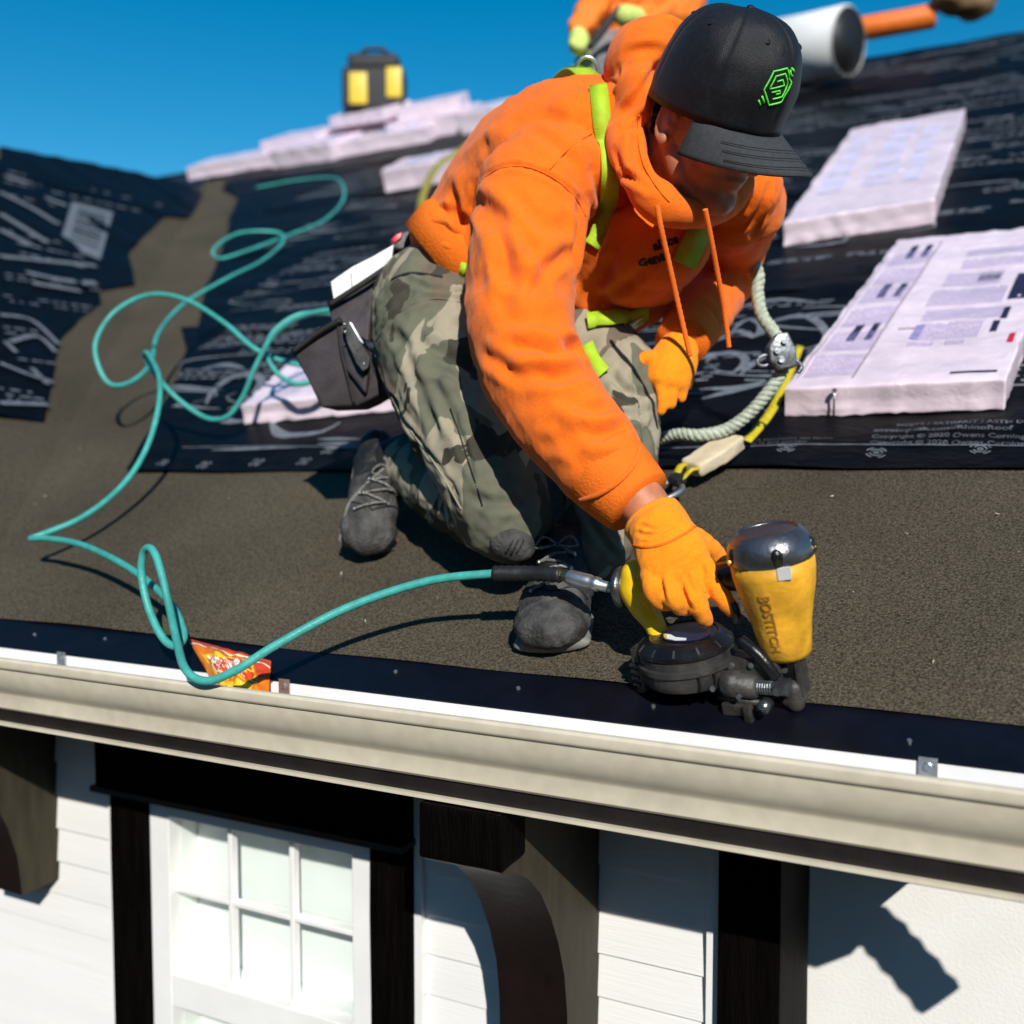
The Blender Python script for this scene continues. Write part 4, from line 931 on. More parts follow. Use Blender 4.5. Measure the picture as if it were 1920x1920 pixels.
# knee pad with stitched mark
kp = fuse([ellipsoid(pt(960, 1018, 1.665), np.array([RGT*.040, UPV*.034-RGT*.006, FWD*.030]))], .004, 4)
pad = obj('knee_pad', kp, M['bootgrey'], man, True)
KT = bvh_w(pad)
for dx in (-10, 0, 10): obj('pad_stitch', strap(KT, [(958+dx, 1040-abs(dx)*.3), (966+dx, 1025), (972+dx, 1012)], .003, .0004, .0014, 4), M['bootblack'], pad, True)
# --- boots
def boot(toe, mid, heel, ankle, shaft, up, name_label, K=1.1):
    fwd = unit(toe-heel); side = unit(np.cross(fwd, up)); upv = np.cross(side, fwd)
    root = empty_part('boot', man)
    ms = [ellipsoid(toe, np.array([fwd*.052*K, side*.050*K, upv*.040])), capsule([toe-fwd*.02, mid, heel+upv*.01], [(.048*K, .042), (.046*K, .050), (.040, .046)], 18, 5, side), capsule([mid+upv*.01, (mid+ankle)/2+upv*.006, ankle, shaft], [.044, .046, .048, .052])]
    bm_ = fuse(ms, .0038, 6); ruffle(bm_, .05, .0016, 71); ruffle(bm_, .018, .0006, 72); b = obj('boot', bm_, M['bootblack'], man, True)
    vv = verts(b.data)+WLOC[b.name]
    b.data.materials.append(M['bootgrey'])
    for p in b.data.polygons:
        c = np.array(p.center)+WLOC[b.name]
        if (c-mid)@fwd > -.03 and (c-toe)@upv < .060: p.material_index = 1
    sb = capsule([toe+fwd*.015-upv*.030, mid-upv*.040, heel-upv*.034], [(.052*K, .014), (.047*K, .014), (.042, .016)], 20, 5, side)
    obj('sole', fuse([sb], .0040, 2), M['sole'], b, True)
    T = bvh_w(b)
    ins = unit(upv+fwd*.35)
    obj('tongue', fuse([capsule([mid+fwd*.02+upv*.040, (mid+ankle)/2+upv*.048+fwd*.012, ankle+ins*.052], [(.020, .007), (.022, .008), (.024, .008)], 14, 5, side)], .004, 3), M['bootblack'], b, True)
    for k in range(6):
        f = -.25+k*.2; c = mid*(1-f)+ankle*f+fwd*.012
        Q = []
        for s in np.linspace(-1, 1, 9):
            o_ = c+side*s*.026+fwd*.009*s*(-1)**k; r = T.ray_cast(Vector(o_+ins*.14), Vector(-ins))
            if r[0] is not None: Q.append(np.array(r[0])+np.array(r[1])*.0045)
        if len(Q) > 3: obj('lace', tube(Q, .0026, 6), M['lace'], b, True); [obj('eyelet', ball(q, .0034, 8), M['steel'], b) for q in (Q[0], Q[-1])]
    Q = []
    for s in np.linspace(-1.3, 1.3, 17):
        o_ = toe-fwd*.012+side*s*.040-fwd*.02*abs(s); r = T.ray_cast(Vector(o_+upv*.14), Vector(-upv))
        if r[0] is not None: Q.append(np.array(r[0])+np.array(r[1])*.0006)
    if len(Q) > 3: obj('toe_seam', tube(Q, .0018, 6), M['bootblack'], b, True)
    for s in (-1, 1):
        c = mid*.3+ankle*.7+upv*.05+fwd*.02
        obj('lace_bow', tube(catmull([c, c+side*s*.022+upv*.014, c+side*s*.036+fwd*.01, c+side*s*.02+fwd*.016, c], 5), .002, 6), M['lace'], b, True)
    return b
def empty_part(*a): return None
bL = boot(pt(1034, 1168, 1.585), pt(1046, 1118, 1.650), pt(1085, 1100, 1.77), pt(1062, 1050, 1.705), pt(1088, 1020, 1.735), RN, '', 1.22)
upR = unit(-FWD+RGT*.25+UPV*.35)
bR = boot(pt(692, 992, 1.965), pt(700, 938, 2.0), pt(705, 850, 2.10), pt(738, 885, 2.05), pt(768, 860, 2.06), upR, '')
# pale edge welt on the right boot
obj('welt', tube(catmull([pt(735, 868, 1.99), pt(690, 905, 1.965), pt(652, 950, 1.955), pt(648, 1000, 1.95), pt(672, 1032, 1.94)], 6), .0035, 8), M['sole'], bR, True)
obj('sock', capsule([pt(775, 860, 2.04), pt(745, 870, 2.05)], [.057, .056]), M['bootblack'], man, True)
# --- hands in knit gloves
def glove(palm, fingers, vox=.0030, sm=4): return fuse([palm]+[capsule(P, R, 14, 5) for P, R in fingers], vox, sm)
wr = pt(1222, 965, 1.46)
hx_ = RGT
gR = [capsule([pt(1232, 985, 1.424), pt(1258, 1035, 1.404), pt(1272, 1085, 1.397)], [(.042, .030), (.050, .032), (.050, .028)], 20, 6, RGT*.92+UPV*.25),
      capsule([pt(1318, 1060, 1.390), pt(1338, 1095, 1.380), pt(1358, 1125, 1.377), pt(1372, 1143, 1.380)], [.0160, .0145, .0130, .0110], 14, 5),
      capsule([pt(1290, 1082, 1.384), pt(1303, 1122, 1.376), pt(1316, 1148, 1.380), pt(1323, 1162, 1.386)], [.0165, .0150, .0132, .0105], 14, 5),
      capsule([pt(1252, 1088, 1.384), pt(1262, 1122, 1.376), pt(1276, 1138, 1.387), pt(1290, 1140, 1.407)], [.0155, .0138, .0125, .011], 14, 5),
      capsule([pt(1218, 1080, 1.392), pt(1224, 1112, 1.384), pt(1238, 1130, 1.394), pt(1256, 1132, 1.412)], [.0138, .0126, .0115, .010], 14, 5),
      capsule([pt(1285, 1000, 1.412), pt(1318, 1020, 1.424), pt(1345, 1045, 1.444), pt(1352, 1075, 1.462)], [.018, .0165, .015, .012], 14, 5)]
gme = fuse(gR, .0025, 3)
folds(gme, [([(1195, 1000), (1225, 1003), (1265, 985)], .003, .003), ([(1200, 985), (1225, 992), (1250, 985)], .003, .0025), ([(1282, 1070), (1292, 1095), (1300, 1112)], .004, .0025), ([(1238, 1080), (1242, 1105), (1248, 1128)], .0035, .004), ([(1276, 1085), (1284, 1115), (1294, 1140)], .0035, .004), ([(1308, 1050), (1318, 1070), (1326, 1085)], .004, .002)])
ruffle(gme, .02, .0005, 51)
gl = obj('glove', gme, M['glove'], man, True, 'bright orange knit glove gripping the nailer handle')
gc = catmull([pt(1222, 972, 1.446), pt(1232, 985, 1.436), pt(1242, 1002, 1.424)], 4)
obj('glove_cuff', ribtube(gc, [(.046, .037)]*3+[(.0455, .036)]*3+[(.046, .036)]*(len(gc)-6), 60, .02) if False else tube(gc, [(.0450, .0355)]*len(gc), 30, lat=RGT*.85+UPV*.35), M['glove'], man, True)
GT = bvh_w(gl)
obj('cuff_stitch', strap(GT, [(1187, 1022), (1215, 1026), (1250, 1018), (1285, 1000), (1305, 985)], .004, .0004, .0012), M['rib'], gl, True)
obj('wrist', capsule([pt(1175, 915, 1.475), pt(1205, 945, 1.465), pt(1228, 975, 1.455)], [.040, .037, .034]), M['skin'], man, True)
gl2 = fuse([capsule([pt(1276, 645, 1.815), pt(1262, 680, 1.800), pt(1252, 712, 1.790)], [(.034, .024), (.044, .026), (.040, .024)], 18, 5, RGT),
            capsule([pt(1238, 715, 1.786), pt(1242, 745, 1.780), pt(1240, 772, 1.780)], [.012, .0105, .008]), capsule([pt(1256, 718, 1.786), pt(1260, 740, 1.780), pt(1259, 760, 1.780)], [.012, .0105, .008]),
            capsule([pt(1272, 712, 1.790), pt(1280, 730, 1.788), pt(1278, 748, 1.790)], [.0115, .010, .008]), capsule([pt(1284, 700, 1.800), pt(1292, 712, 1.800), pt(1290, 726, 1.805)], [.010, .009, .007]),
            capsule([pt(1240, 672, 1.800), pt(1210, 672, 1.795), pt(1188, 690, 1.795)], [.015, .013, .010])], .0032, 4)
obj('glove', ruffle(gl2, .02, .0005, 52), M['glove'], man, True, 'orange glove hanging in shade by the far knee')
# --- fall harness webbing
_hv = list(verts(hoodie.data)+WLOC[hoodie.name]); _hf = [list(p.vertices) for p in hoodie.data.polygons]; _n = len(_hv)
_hv += list(verts(trousers.data)+WLOC[trousers.name]); _hf += [[i+_n for i in p.vertices] for p in trousers.data.polygons]
CT = BVHTree.FromPolygons([Vector(x) for x in _hv], _hf)
har = obj('harness_strap', strap(HT, [(1122, 165), (1126, 210), (1132, 270), (1140, 330), (1140, 380), (1128, 425), (1108, 460)], .030, .006, .003), M['lime'], man, True)
obj('harness_strap', strap(HT, [(1318, 405), (1306, 440), (1292, 470), (1280, 495)], .042, .006, .003), M['lime'], man, True)
obj('harness_strap', strap(CT, [(1100, 606), (1125, 605), (1150, 602), (1185, 592), (1212, 578)], .030, .012, .003), M['lime'], man, True)
obj('harness_strap', strap(HT, [(862, 500), (880, 508), (892, 515)], .026, .008, .003), M['lime'], man, True)
TT = PT
obj('harness_strap', strap(PT, [(1098, 650), (1112, 680), (1130, 705)], .034, .006, .003), M['lime'], man, True)
hh, nn = hit(CT, 1190, 594)
if hh is not None: obj('harness_buckle', bevel(obox(hh+nn*.014, unit(RGT+UPV*.7)*.022, unit(np.cross(nn, RGT+UPV*.7))*.011, nn*.003), .002, 2), M['steel'], man)
hb = catmull([pt(1120, 165, 1.80), pt(1085, 130, 1.85), pt(1055, 150, 1.93)], 6)
obj('harness_back_strap', ribbon(hb, [unit(UPV-FWD*.5)]*len(hb), .045, .003), M['lime'], man, True)
obj('back_ring', tube([pt(1100, 140, 1.86)+RGT*.022*math.cos(a)+unit(UPV-FWD*.4)*.03*math.sin(a) for a in np.linspace(0, 6.28, 20)[:-1]], .004, 8, closed=True), M['steel'], man, True)

# ------------------------------------------------------------------ tool belt and pouches
def slab(px, th, back=FWD*.9+RGT*.2, bev=.006, n=2):
    P = [pt(*p) for p in px]; return subsurf(bevel(fixn(prism(P, unit(back)*th)), bev, 2, 20), 1, True)
belt = obj('tool_belt', slab([(612, 570, 1.98), (690, 505, 1.985), (760, 455, 1.99), (800, 440, 2.0), (806, 470, 1.99), (740, 512, 1.97), (700, 545, 1.96), (690, 640, 1.93), (622, 605, 1.95)], .05), M['pouch'], man, False, 'dark nylon tool belt pouch on the right hip')
obj('pouch_binding', tube(catmull([pt(616, 573, 1.958), pt(680, 532, 1.952), pt(745, 489, 1.958), pt(802, 457, 1.98)], 6), .006, 8), M['trim'], belt, True)
pou = obj('nail_pouch', ruffle(slab([(550, 662, 1.97), (600, 625, 1.96), (640, 603, 1.95), (668, 640, 1.93), (700, 690, 1.91), (712, 740, 1.92), (668, 762, 1.935), (602, 764, 1.955)], .075), .05, .0015, 5), M['pouch'], man, True)
obj('pouch_binding', tube(catmull([pt(549, 660, 1.962), pt(600, 622, 1.952), pt(640, 600, 1.942)], 6), .0065, 8), M['trim'], pou, True)
obj('pouch_binding', tube(catmull([pt(634, 612, 1.940), pt(640, 660, 1.934), pt(650, 700, 1.93), pt(664, 758, 1.932)], 6), .003, 8), M['trim'], pou, True)
obj('knife_pocket', slab([(636, 640, 1.932), (672, 648, 1.915), (690, 700, 1.905), (684, 738, 1.908), (648, 692, 1.922)], .02), M['pouch'], pou)
kn = empty('utility_knife', pt(690, 695, 1.895), 'grey folding utility knife clipped in the tool pouch', 'knife')
obj('knife_handle', subsurf(bevel(fixn(prism([pt(640, 600, 1.905), pt(650, 596, 1.905), pt(676, 640, 1.895), pt(694, 672, 1.888), pt(690, 690, 1.888), pt(680, 696, 1.888), pt(668, 682, 1.89), pt(650, 640, 1.898)], unit(FWD)*.012)), .003, 2, 20), 1, True), M['bootgrey'], kn, True)
for x, y in ((646, 608), (647, 622), (682, 682)): obj('rivet', ball(pt(x, y, 1.890), .0028, 8), M['steel'], kn, True)
obj('blade', prism([pt(655, 604, 1.906), pt(660, 606, 1.906), pt(682, 644, 1.896), pt(676, 640, 1.896)], unit(FWD)*.002), M['steel'], kn)
pad_ = [pt(620, 528, 1.968), pt(660, 500, 1.968), pt(700, 480, 1.968), pt(738, 458, 1.972), pt(732, 500, 1.966), pt(626, 566, 1.964)]
ppr = empty('paper_pad', pt(670, 540, 1.99), 'folded white paper pad sticking out of the tool belt', 'paper')
obj('sheets', bevel(fixn(prism(pad_, unit(FWD)*.014)), .002, 2, 20), M['paper'], ppr)
obj('fold_line', tube([pt(658, 512, 1.966), pt(660, 538, 1.963)], .0008, 6), M['bootgrey'], ppr)
tm_ = empty('tape_measure', pt(765, 455, 1.98), 'black tape measure with a red face clipped at the back of the belt', 'tape measure')
obj('case', bevel(fixn(prism([pt(726, 452, 1.975), pt(740, 436, 1.975), pt(765, 428, 1.98), (pt(792, 432, 1.985)), pt(790, 450, 1.98), pt(755, 470, 1.972), pt(732, 468, 1.972)], unit(FWD)*.035)), .008, 3, 20), M['rubber'], tm_, True)
obj('red_face', bevel(fixn(prism([pt(732, 450, 1.971), pt(742, 439, 1.971), pt(755, 434, 1.973), pt(752, 446, 1.971), pt(740, 456, 1.970)], unit(FWD)*.006)), .002, 2, 20), M['red'], tm_, True)
# ------------------------------------------------------------------ coil roofing nailer
M['gunyellow'] = mat('nailer_yellow', (.72, .36, .02), .5, .22, 40, .12, 90, var2=.22, v2scale=18, bump2=.1, b2scale=60)
M['gunyellow2'] = mat('handle_yellow', (.88, .56, .01), .38, .06, 14, .05, 60)
M['gunmetal'] = mat('cast_magnesium', (.16, .16, .17), .30, .25, 30, .10, 160, metal=.85)
M['gunblack'] = mat('nailer_black', (.009, .009, .010), .30, .4, 24, .12, 120, var2=.3, v2scale=20)
M['gundust'] = mat('dusty_black_plastic', (.014, .0135, .013), .5, .5, 30, .2, 120, col2=(.060, .056, .050))
M['emboss'] = mat('embossed_letters', (.42, .19, .02), .5, .3, 60)
M['label'] = mat('blue_black_label', (.012, .014, .05), .35, .3, 20)
G0 = roofpt(1490, 1314, .004)
gw = unit(pt(1438, 992, 1.325)-G0)
gx = pt(1165, 1085, 1.50)-pt(1400, 1085, 1.385); gx = unit(gx-gw*(gx@gw)); gy = np.cross(gw, gx)
if gy@(CAM-G0) < 0: gy = -gy                       # gy points to the camera side
GL = np.linalg.norm(pt(1438, 992, 1.325)-G0); S = GL/.246
def gp_(a, b, c): return G0+(gx*a+gy*b+gw*c)*S
gun = empty('nail_gun', G0, 'yellow and black pneumatic coil nailer held against the roof edge', 'nail gun')
def lathe(prof, axis_o=lambda z: (0, 0), seg=36, a=None, b=None, c=None, squash=None):
    a = gx if a is None else a; b = gy if b is None else b; c = gw if c is None else c; V = []; Fc = []
    for r, z in prof:
        ox, oy = axis_o(z)
        for k in range(seg):
            w = 2*math.pi*k/seg; V.append(G0+(a*(ox+r*math.cos(w))+b*(oy+r*math.sin(w))+c*z)*S)
    for i in range(len(prof)-1):
        for k in range(seg): Fc.append([i*seg+k, i*seg+(k+1) % seg, (i+1)*seg+(k+1) % seg, (i+1)*seg+k])
    Fc.append(list(range(seg))[::-1]); Fc.append([(len(prof)-1)*seg+k for k in range(seg)])
    return fixn((V, Fc))
bx = lambda z: (.0, 0)
body = obj('motor_housing', lathe([(.022, .066), (.030, .068), (.0335, .074), (.036, .090), (.0395, .115), (.045, .140), (.0515, .165), (.0550, .188), (.0555, .206)]), M['gunyellow'], gun, True)
capm = lathe([(.0555, .2065), (.0575, .209), (.0578, .217), (.0552, .228), (.0495, .238), (.0425, .2445), (.0405, .246), (.0385, .2455), (.0375, .2435), (.002, .2432)])
gcap = obj('exhaust_cap', capm, M['gunmetal'], gun, True); gcap.data.set_sharp_from_angle(angle=math.radians(50))
tcam = unit((CAM-G0)-gw*((CAM-G0)@gw)); tside = np.cross(gw, tcam)
for q in (-1.15, .12, 1.35, 2.6, 3.9):
    d = tcam*math.cos(q)+tside*math.sin(q); c = G0+(d*.0535+gw*.219)*S
    obj('screw_recess', ellipsoid(c, np.array([unit(np.cross(d, gw))*.009, d*.006, gw*.013])*S), M['gunblack'], gcap, True)
    obj('screw', tube([c+d*.003*S-gw*.004, c+d*.0075*S-gw*.004], .0042, 8), M['brass'], gcap)
obj('name_chip', bevel(obox(G0+(tcam*.0553+tside*.012+gw*.199)*S, tside*.009, tcam*.0012, gw*.009), .001, 1), mat('chip', (.5, .5, .5), .5), body)
# lettering wrapped round the housing
tm2 = text_mesh('BOSTITCH', .021, A(0, 0, 0), A(1, 0, 0), A(0, 1, 0), .0004, .0004); v = verts(tm2); L = v[:, 0].max(); out = []
for x, y, z in v:
    c = .172-.086*x/L; rr = float(np.interp(c, [.066, .074, .090, .115, .140, .165, .188, .206], [.030, .0335, .036, .0395, .045, .0515, .055, .0555]))+.0008+z
    q = (.48-(y/.021)*.40); d = tcam*math.cos(q)-tside*math.sin(q); out.append(G0+(d*rr+gw*c)*S)
setverts(tm2, out); obj('lettering', tm2, M['emboss'], body)
# handle, end and strut
hs0, hs1 = gp_(.035, -.004, .180), gp_(.205, -.004, .165)
obj('handle', fuse([capsule([hs0, gp_(.10, -.006, .178), gp_(.16, -.006, .172), hs1], [(.024, .022), (.020, .019), (.020, .019), (.025, .024)], 16)], .004, 3), M['gunblack'], gun, True)
he = obj('handle_end', fuse([capsule([gp_(.205, .004, .186), gp_(.208, .004, .165), gp_(.202, .006, .138), gp_(.190, .008, .114), gp_(.184, .010, .094)], [(.026, .024), (.030, .027), (.024, .020), (.018, .015), (.018, .014)], 18, 5, gy)], .0036, 3), M['gunyellow2'], gun, True)
ea = gp_(.234, .002, .167)
obj('end_cap', tube([ea-gx*.006, ea, ea+gx*.004, ea+gx*.006], [.030, .031, .030, .022], 24), M['gunmetal'], gun, True)
obj('air_inlet', tube([ea+gx*.005, ea+gx*.030], [.0085, .0075], 12), M['steel'], gun, True)
# hose coupler on the air inlet
f1 = ea+gx*.024*S; dd = unit(f1-h0); LL = np.linalg.norm(f1-h0)
obj('brass_ferrule', tube([h0-dd*.002, h0+dd*.012], .0088, 6), M['brass'], hroot)
obj('coupler', tube([h0+dd*.012, h0+dd*.016, h0+dd*(LL*.62), h0+dd*(LL*.66), h0+dd*(LL*.70), h0+dd*(LL*.80), h0+dd*(LL*.82), f1], [.0100, .0120, .0120, .0100, .0112, .0112, .0085, .0080], 16), M['steel'], hroot, True)
# canister magazine
DC = (.140, .018)
ax_ = lambda z: DC
can = obj('magazine_drum', lathe([(.052, .034), (.063, .038), (.0675, .046), (.0675, .061), (.0715, .063), (.0715, .070), (.0675, .072), (.067, .083)], ax_), M['gundust'], gun, True); can.data.set_sharp_from_angle(angle=math.radians(30))
lid = obj('magazine_lid', lathe([(.0665, .0835), (.069, .086), (.068, .091), (.057, .101), (.049, .104), (.047, .1025), (.002, .102)], ax_), M['gunblack'], gun, True); lid.data.set_sharp_from_angle(angle=math.radians(30))
lc = gp_(DC[0]-.006, DC[1]+.006, .1035)
obj('lid_label', tube([lc, lc+gw*.0012], .036, 28, flat=(1, .75), lat=gx), M['label'], lid)
obj('label_flash', prism([lc+gw*.0016+gx*x+gy*y for x, y in ((.030, .004), (.022, .020), (.004, .026), (-.012, .024), (-.010, .018), (.008, .015), (.02, .006))], gw*.0008), M['paper'], lid)
obj('label_flash', prism([lc+gw*.0026+gx*x+gy*y for x, y in ((.031, .006), (.024, .019), (.018, .021), (.024, .010))], gw*.0008), M['yellow'], lid)
for q in range(7):
    w = 2.2+q*.32; d = gx*math.cos(w)+gy*math.sin(w); c = gp_(*DC, .053)+d*.0685*S
    obj('drum_rib', obox(c, unit(np.cross(d, gw))*.0016, d*.0025, gw*.012), M['gunblack'], can)
for q in range(12):
    w = q*.5236+.2; d = gx*math.cos(w)+gy*math.sin(w); c = gp_(*DC, .0955)+d*.0625*S
    obj('lid_rib', obox(c, unit(np.cross(d, gw))*.0014, unit(d-gw*.8)*.006, unit(gw+d*.8)*.0016), M['gundust'], lid)
obj('drum_latch', bevel(obox(gp_(DC[0]+.067, DC[1]+.020, .056), gx*.007, gy*.012, gw*.034), .003, 2), M['gundust'], gun)
for q in range(4): obj('latch_rib', obox(gp_(DC[0]+.071, DC[1]+.032, .036+q*.010), gx*.006, gy*.003, gw*.002), M['gunblack'], gun)
# feed, nose and depth gear
obj('feed_channel', bevel(obox(gp_(.050, .012, .052), gx*.046, gy*.017, gw*.020), .004, 2), M['gundust'], gun)
obj('feed_cylinder', tube([gp_(.082, .040, .040), gp_(.078, .040, .040), gp_(.058, .040, .038), gp_(.057, .040, .038), gp_(.034, .040, .036), gp_(.031, .040, .036)], [.016, .019, .019, .0165, .0165, .012], 20), M['gundust'], gun, True)
obj('feed_rod', tube([gp_(.032, .040, .036), gp_(.010, .036, .034)], .0065, 12), M['gunblack'], gun, True)
obj('pivot_bracket', bevel(obox(gp_(.004, .030, .034), gx*.014, gy*.010, gw*.010), .003, 2), M['gunmetal'], gun)
obj('pivot_bolt', tube([gp_(.004, .040, .034), gp_(.004, .048, .034)], .006, 6), M['gunmetal'], gun)
obj('nose', bevel(join(obox(gp_(.0, .0, .040), gx*.016, gy*.015, gw*.028), obox(gp_(-.004, .004, .015), gx*.010, gy*.012, gw*.016)), .003, 2), M['gunblack'], gun)
obj('nose_foot', fuse([capsule([gp_(-.006, .012, .003), gp_(-.006, .012, .024)], [.013, .015]), capsule([gp_(-.014, .008, .012), gp_(.004, .016, .010)], [.010, .010])], .003, 3), M['gundust'], gun, True)
obj('guide_plate', bevel(obox(gp_(-.018, .004, .045), gx*.004, gy*.014, gw*.030), .002, 2), M['gundust'], gun)
obj('side_arm', tube(catmull([gp_(.052, .026, .098), gp_(.030, .030, .082), gp_(.016, .030, .062), gp_(.010, .028, .046)], 5), [.0085]*16, 10), M['gunblack'], gun, True)
obj('adjust_shoe', bevel(join(obox(gp_(.064, .046, .006), gx*.020, gy*.007, gw*.009), obox(gp_(.046, .050, .002), gx*.006, gy*.008, gw*.013)), .003, 2), M['gundust'], gun)
obj('adjust_knob', tube([gp_(.022, .040, .015), gp_(.022, .060, .013)], [.010, .0085], 12), M['gunmetal'], gun, True)
obj('rail', tube([gp_(.090, .044, .020), gp_(.026, .046, .016)], .0045, 8), M['gundust'], gun, True)
for a_, b_, c_, r_ in ((.070, .0305, .062, .0045), (.040, .0305, .064, .004), (.018, .0160, .060, .0045), (.000, .0155, .052, .004), (.088, .0600, .040, .004), (.052, .0590, .030, .0035)):
    obj('bolt_head', tube([gp_(a_, b_-.002, c_), gp_(a_, b_+.003, c_)], r_, 6), M['steeldark'], gun)
for q in range(6): obj('spring_coil', tube([gp_(.012+q*.0035, .040, .036)+(gw*math.cos(t)+gy*math.sin(t))*.0088 for t in np.linspace(0, 6.28, 12)[:-1]], .0012, 5, closed=True), M['steeldark'], gun)
obj('trigger', tube(catmull([gp_(.060, .012, .146), gp_(.055, .018, .132), gp_(.060, .016, .120)], 4), .006, 8), M['gunblack'], gun, True)

# ------------------------------------------------------------------ lifeline rope, rope grab, lanyard
M['rope'] = mat('pale_green_rope', (.46, .52, .42), .85, .25, 120, .4, 500)
M['webyellow'] = mat('yellow_webbing', (.58, .47, .01), .7, .2, 90, .3, 500)
M['tan'] = mat('tan_pack', (.62, .52, .36), .7, .12, 30, .15, 120)
def braided(P, r, pitch=.034, seg=7):
    Q = catmull(P, 10); L = seglen(Q); n = int(L[-1]/.0022); R = []; T = []
    for d in np.linspace(0, L[-1], n):
        i = min(np.searchsorted(L, d, 'right')-1, len(Q)-2); f = (d-L[i])/max(1e-9, L[i+1]-L[i]); R.append(Q[i]+(Q[i+1]-Q[i])*f)
    out = []; prev = unit(np.cross(unit(R[1]-R[0]), A(.3, .2, 1))); fr = []
    for i in range(n):
        t = unit(R[min(i+1, n-1)]-R[max(i-1, 0)]); prev = unit(prev-t*(prev@t)); fr.append((prev, np.cross(t, prev)))
    for s in range(3):
        out.append(tube([R[i]+(fr[i][0]*math.cos(2*math.pi*(i*.0022/pitch)+s*2.094)+fr[i][1]*math.sin(2*math.pi*(i*.0022/pitch)+s*2.094))*r*.5 for i in range(n)][::2], r*.58, seg))
    return out
rpth = [pt(1350, 400, 2.02), pt(1398, 445, 1.98), pt(1412, 485, 1.96), pt(1422, 520, 1.95), pt(1420, 545, 1.95), pt(1428, 590, 1.945), pt(1452, 625, 1.94), pt(1466, 660, 1.94), pt(1468, 690, 1.945), pt(1448, 725, 1.95), pt(1405, 775, 1.965), pt(1360, 806, 1.98), pt(1310, 816, 1.99), pt(1270, 815, 2.02), pt(1215, 830, 2.08)]
for i, p in enumerate(rpth):
    h = RN@p-.030
    if h < 0: rpth[i] = p-RN*h
rope = empty('lifeline_rope', rpth[11]-A(0, 0, .015), 'twisted pale green lifeline rope hanging from the shoulder to the roof', 'rope')
for b in braided(rpth, .0125): obj('rope_strand', b, M['rope'], rope, True)
rg = empty('rope_grab', pt(1470, 665, 1.93), 'steel rope grab clamped on the pale rope beside the large bundle', 'rope grab')
gc_ = pt(1470, 660, 1.925); gu = unit(rpth[6]-rpth[8]); gr = unit(np.cross(gu, FWD))
obj('grab_body', bevel(fixn(prism([gc_+gu*a+gr*b-FWD*.016 for a, b in ((.034, -.012), (.036, .010), (.016, .030), (-.012, .034), (-.032, .018), (-.034, -.014), (0, -.020))], FWD*.034)), .004, 2, 20), M['steeldark'], rg, True)
for a, b in ((.018, .0), (.004, .018), (-.014, .014)): obj('grab_bolt', tube([gc_+gu*a+gr*b-FWD*.016, gc_+gu*a+gr*b-FWD*.023], .006, 8), M['steeldark'], rg)
obj('grab_eye', tube([gc_+gr*.040-gu*.006+gr*.014*math.cos(q)+gu*.010*math.sin(q) for q in np.linspace(0, 6.28, 14)[:-1]], .0032, 8, closed=True), M['steeldark'], rg, True)
obj('grab_lever', tube(catmull([gc_-gu*.02-gr*.018, gc_-gu*.035-gr*.026, gc_-gu*.045-gr*.016], 4), .004, 8), M['steeldark'], rg, True)
lany = empty('lanyard', roofpt(1340, 880, .02), 'yellow lanyard with tan shock pack and steel hook between rope and glove', 'lanyard')
a0, a1 = roofpt(1385, 838, .040), roofpt(1298, 893, .034); ad = unit(a1-a0); asd = unit(np.cross(RN, ad))
pm_ = fixn(prism([a0+asd*.020, a0-asd*.020+ad*.006, a0*.5+a1*.5-asd*.030, a1-asd*.026, a1+asd*.024, a0*.5+a1*.5+asd*.028], RN*.030))
obj('shock_pack', ruffle(subsurf(bevel(pm_, .008, 3, 20), 2, True), .03, .0015, 3), M['tan'], lany, True)
wp = catmull([roofpt(1500, 650, .03), roofpt(1478, 705, .03), roofpt(1450, 765, .028), roofpt(1425, 800, .028), roofpt(1400, 828, .04)], 6)
obj('webbing', ribbon(wp, [unit(RN+asd*.4)]*len(wp), .018, .003), M['webyellow'], lany, True)
for k in (-1, 1): obj('webbing_loop', tube(catmull([a1+asd*.018*k+RN*.02, a1+ad*.014+asd*.014*k+RN*.024, a1+ad*.030+asd*.010*k+RN*.016, a1+ad*.040+RN*.01], 5), [(.008, .004)]*16, 10), M['webyellow'], lany, True)
hk = a1+ad*.045+RN*.006
obj('hook_swivel', bevel(obox(hk-ad*.006+RN*.006, ad*.012, asd*.014, RN*.009), .003, 2), M['rubber'], lany)
obj('snap_hook', tube(catmull([hk+asd*.018, hk+ad*.014+asd*.028, hk+ad*.05+asd*.024, hk+ad*.082, hk+ad*.055-asd*.022, hk+ad*.014-asd*.024, hk-asd*.014], 5), .0058, 10), M['steel'], lany, True)
obj('hook_gate', tube([hk+ad*.012-asd*.012, hk+ad*.06-asd*.010], .0045, 8), M['steel'], lany, True)

# ------------------------------------------------------------------ snack packet crumpled in the gutter
M['bagor'] = mat('orange_foil', (.80, .20, .012), .28, .12, 24, .15, 60, spec=.6)
M['bagyel'] = mat('yellow_foil', (.85, .55, .02), .3, .10, 24, .12, 60, spec=.6)
M['bagred'] = mat('red_foil', (.62, .06, .015), .28, .12, 24, .12, 60, spec=.6)
M['bagwhite'] = mat('white_ink', (.85, .82, .76), .4, .04, 30)
TLc, TRc = roofpt(352, 1198, .010), roofpt(508, 1240, .012)
BLc, BRc = atY(432, 1322, -.100)-A(0, 0, .012), atY(502, 1322, -.100)-A(0, 0, .012)
def bagp(u, v):                                        # u across, v down
    a = TLc+(TRc-TLc)*u; b = BLc+(BRc-BLc)*u; return a+(b-a)*v
bn = unit(np.cross(TRc-TLc, BLc-TLc)); bn = bn if bn@(CAM-TLc) > 0 else -bn
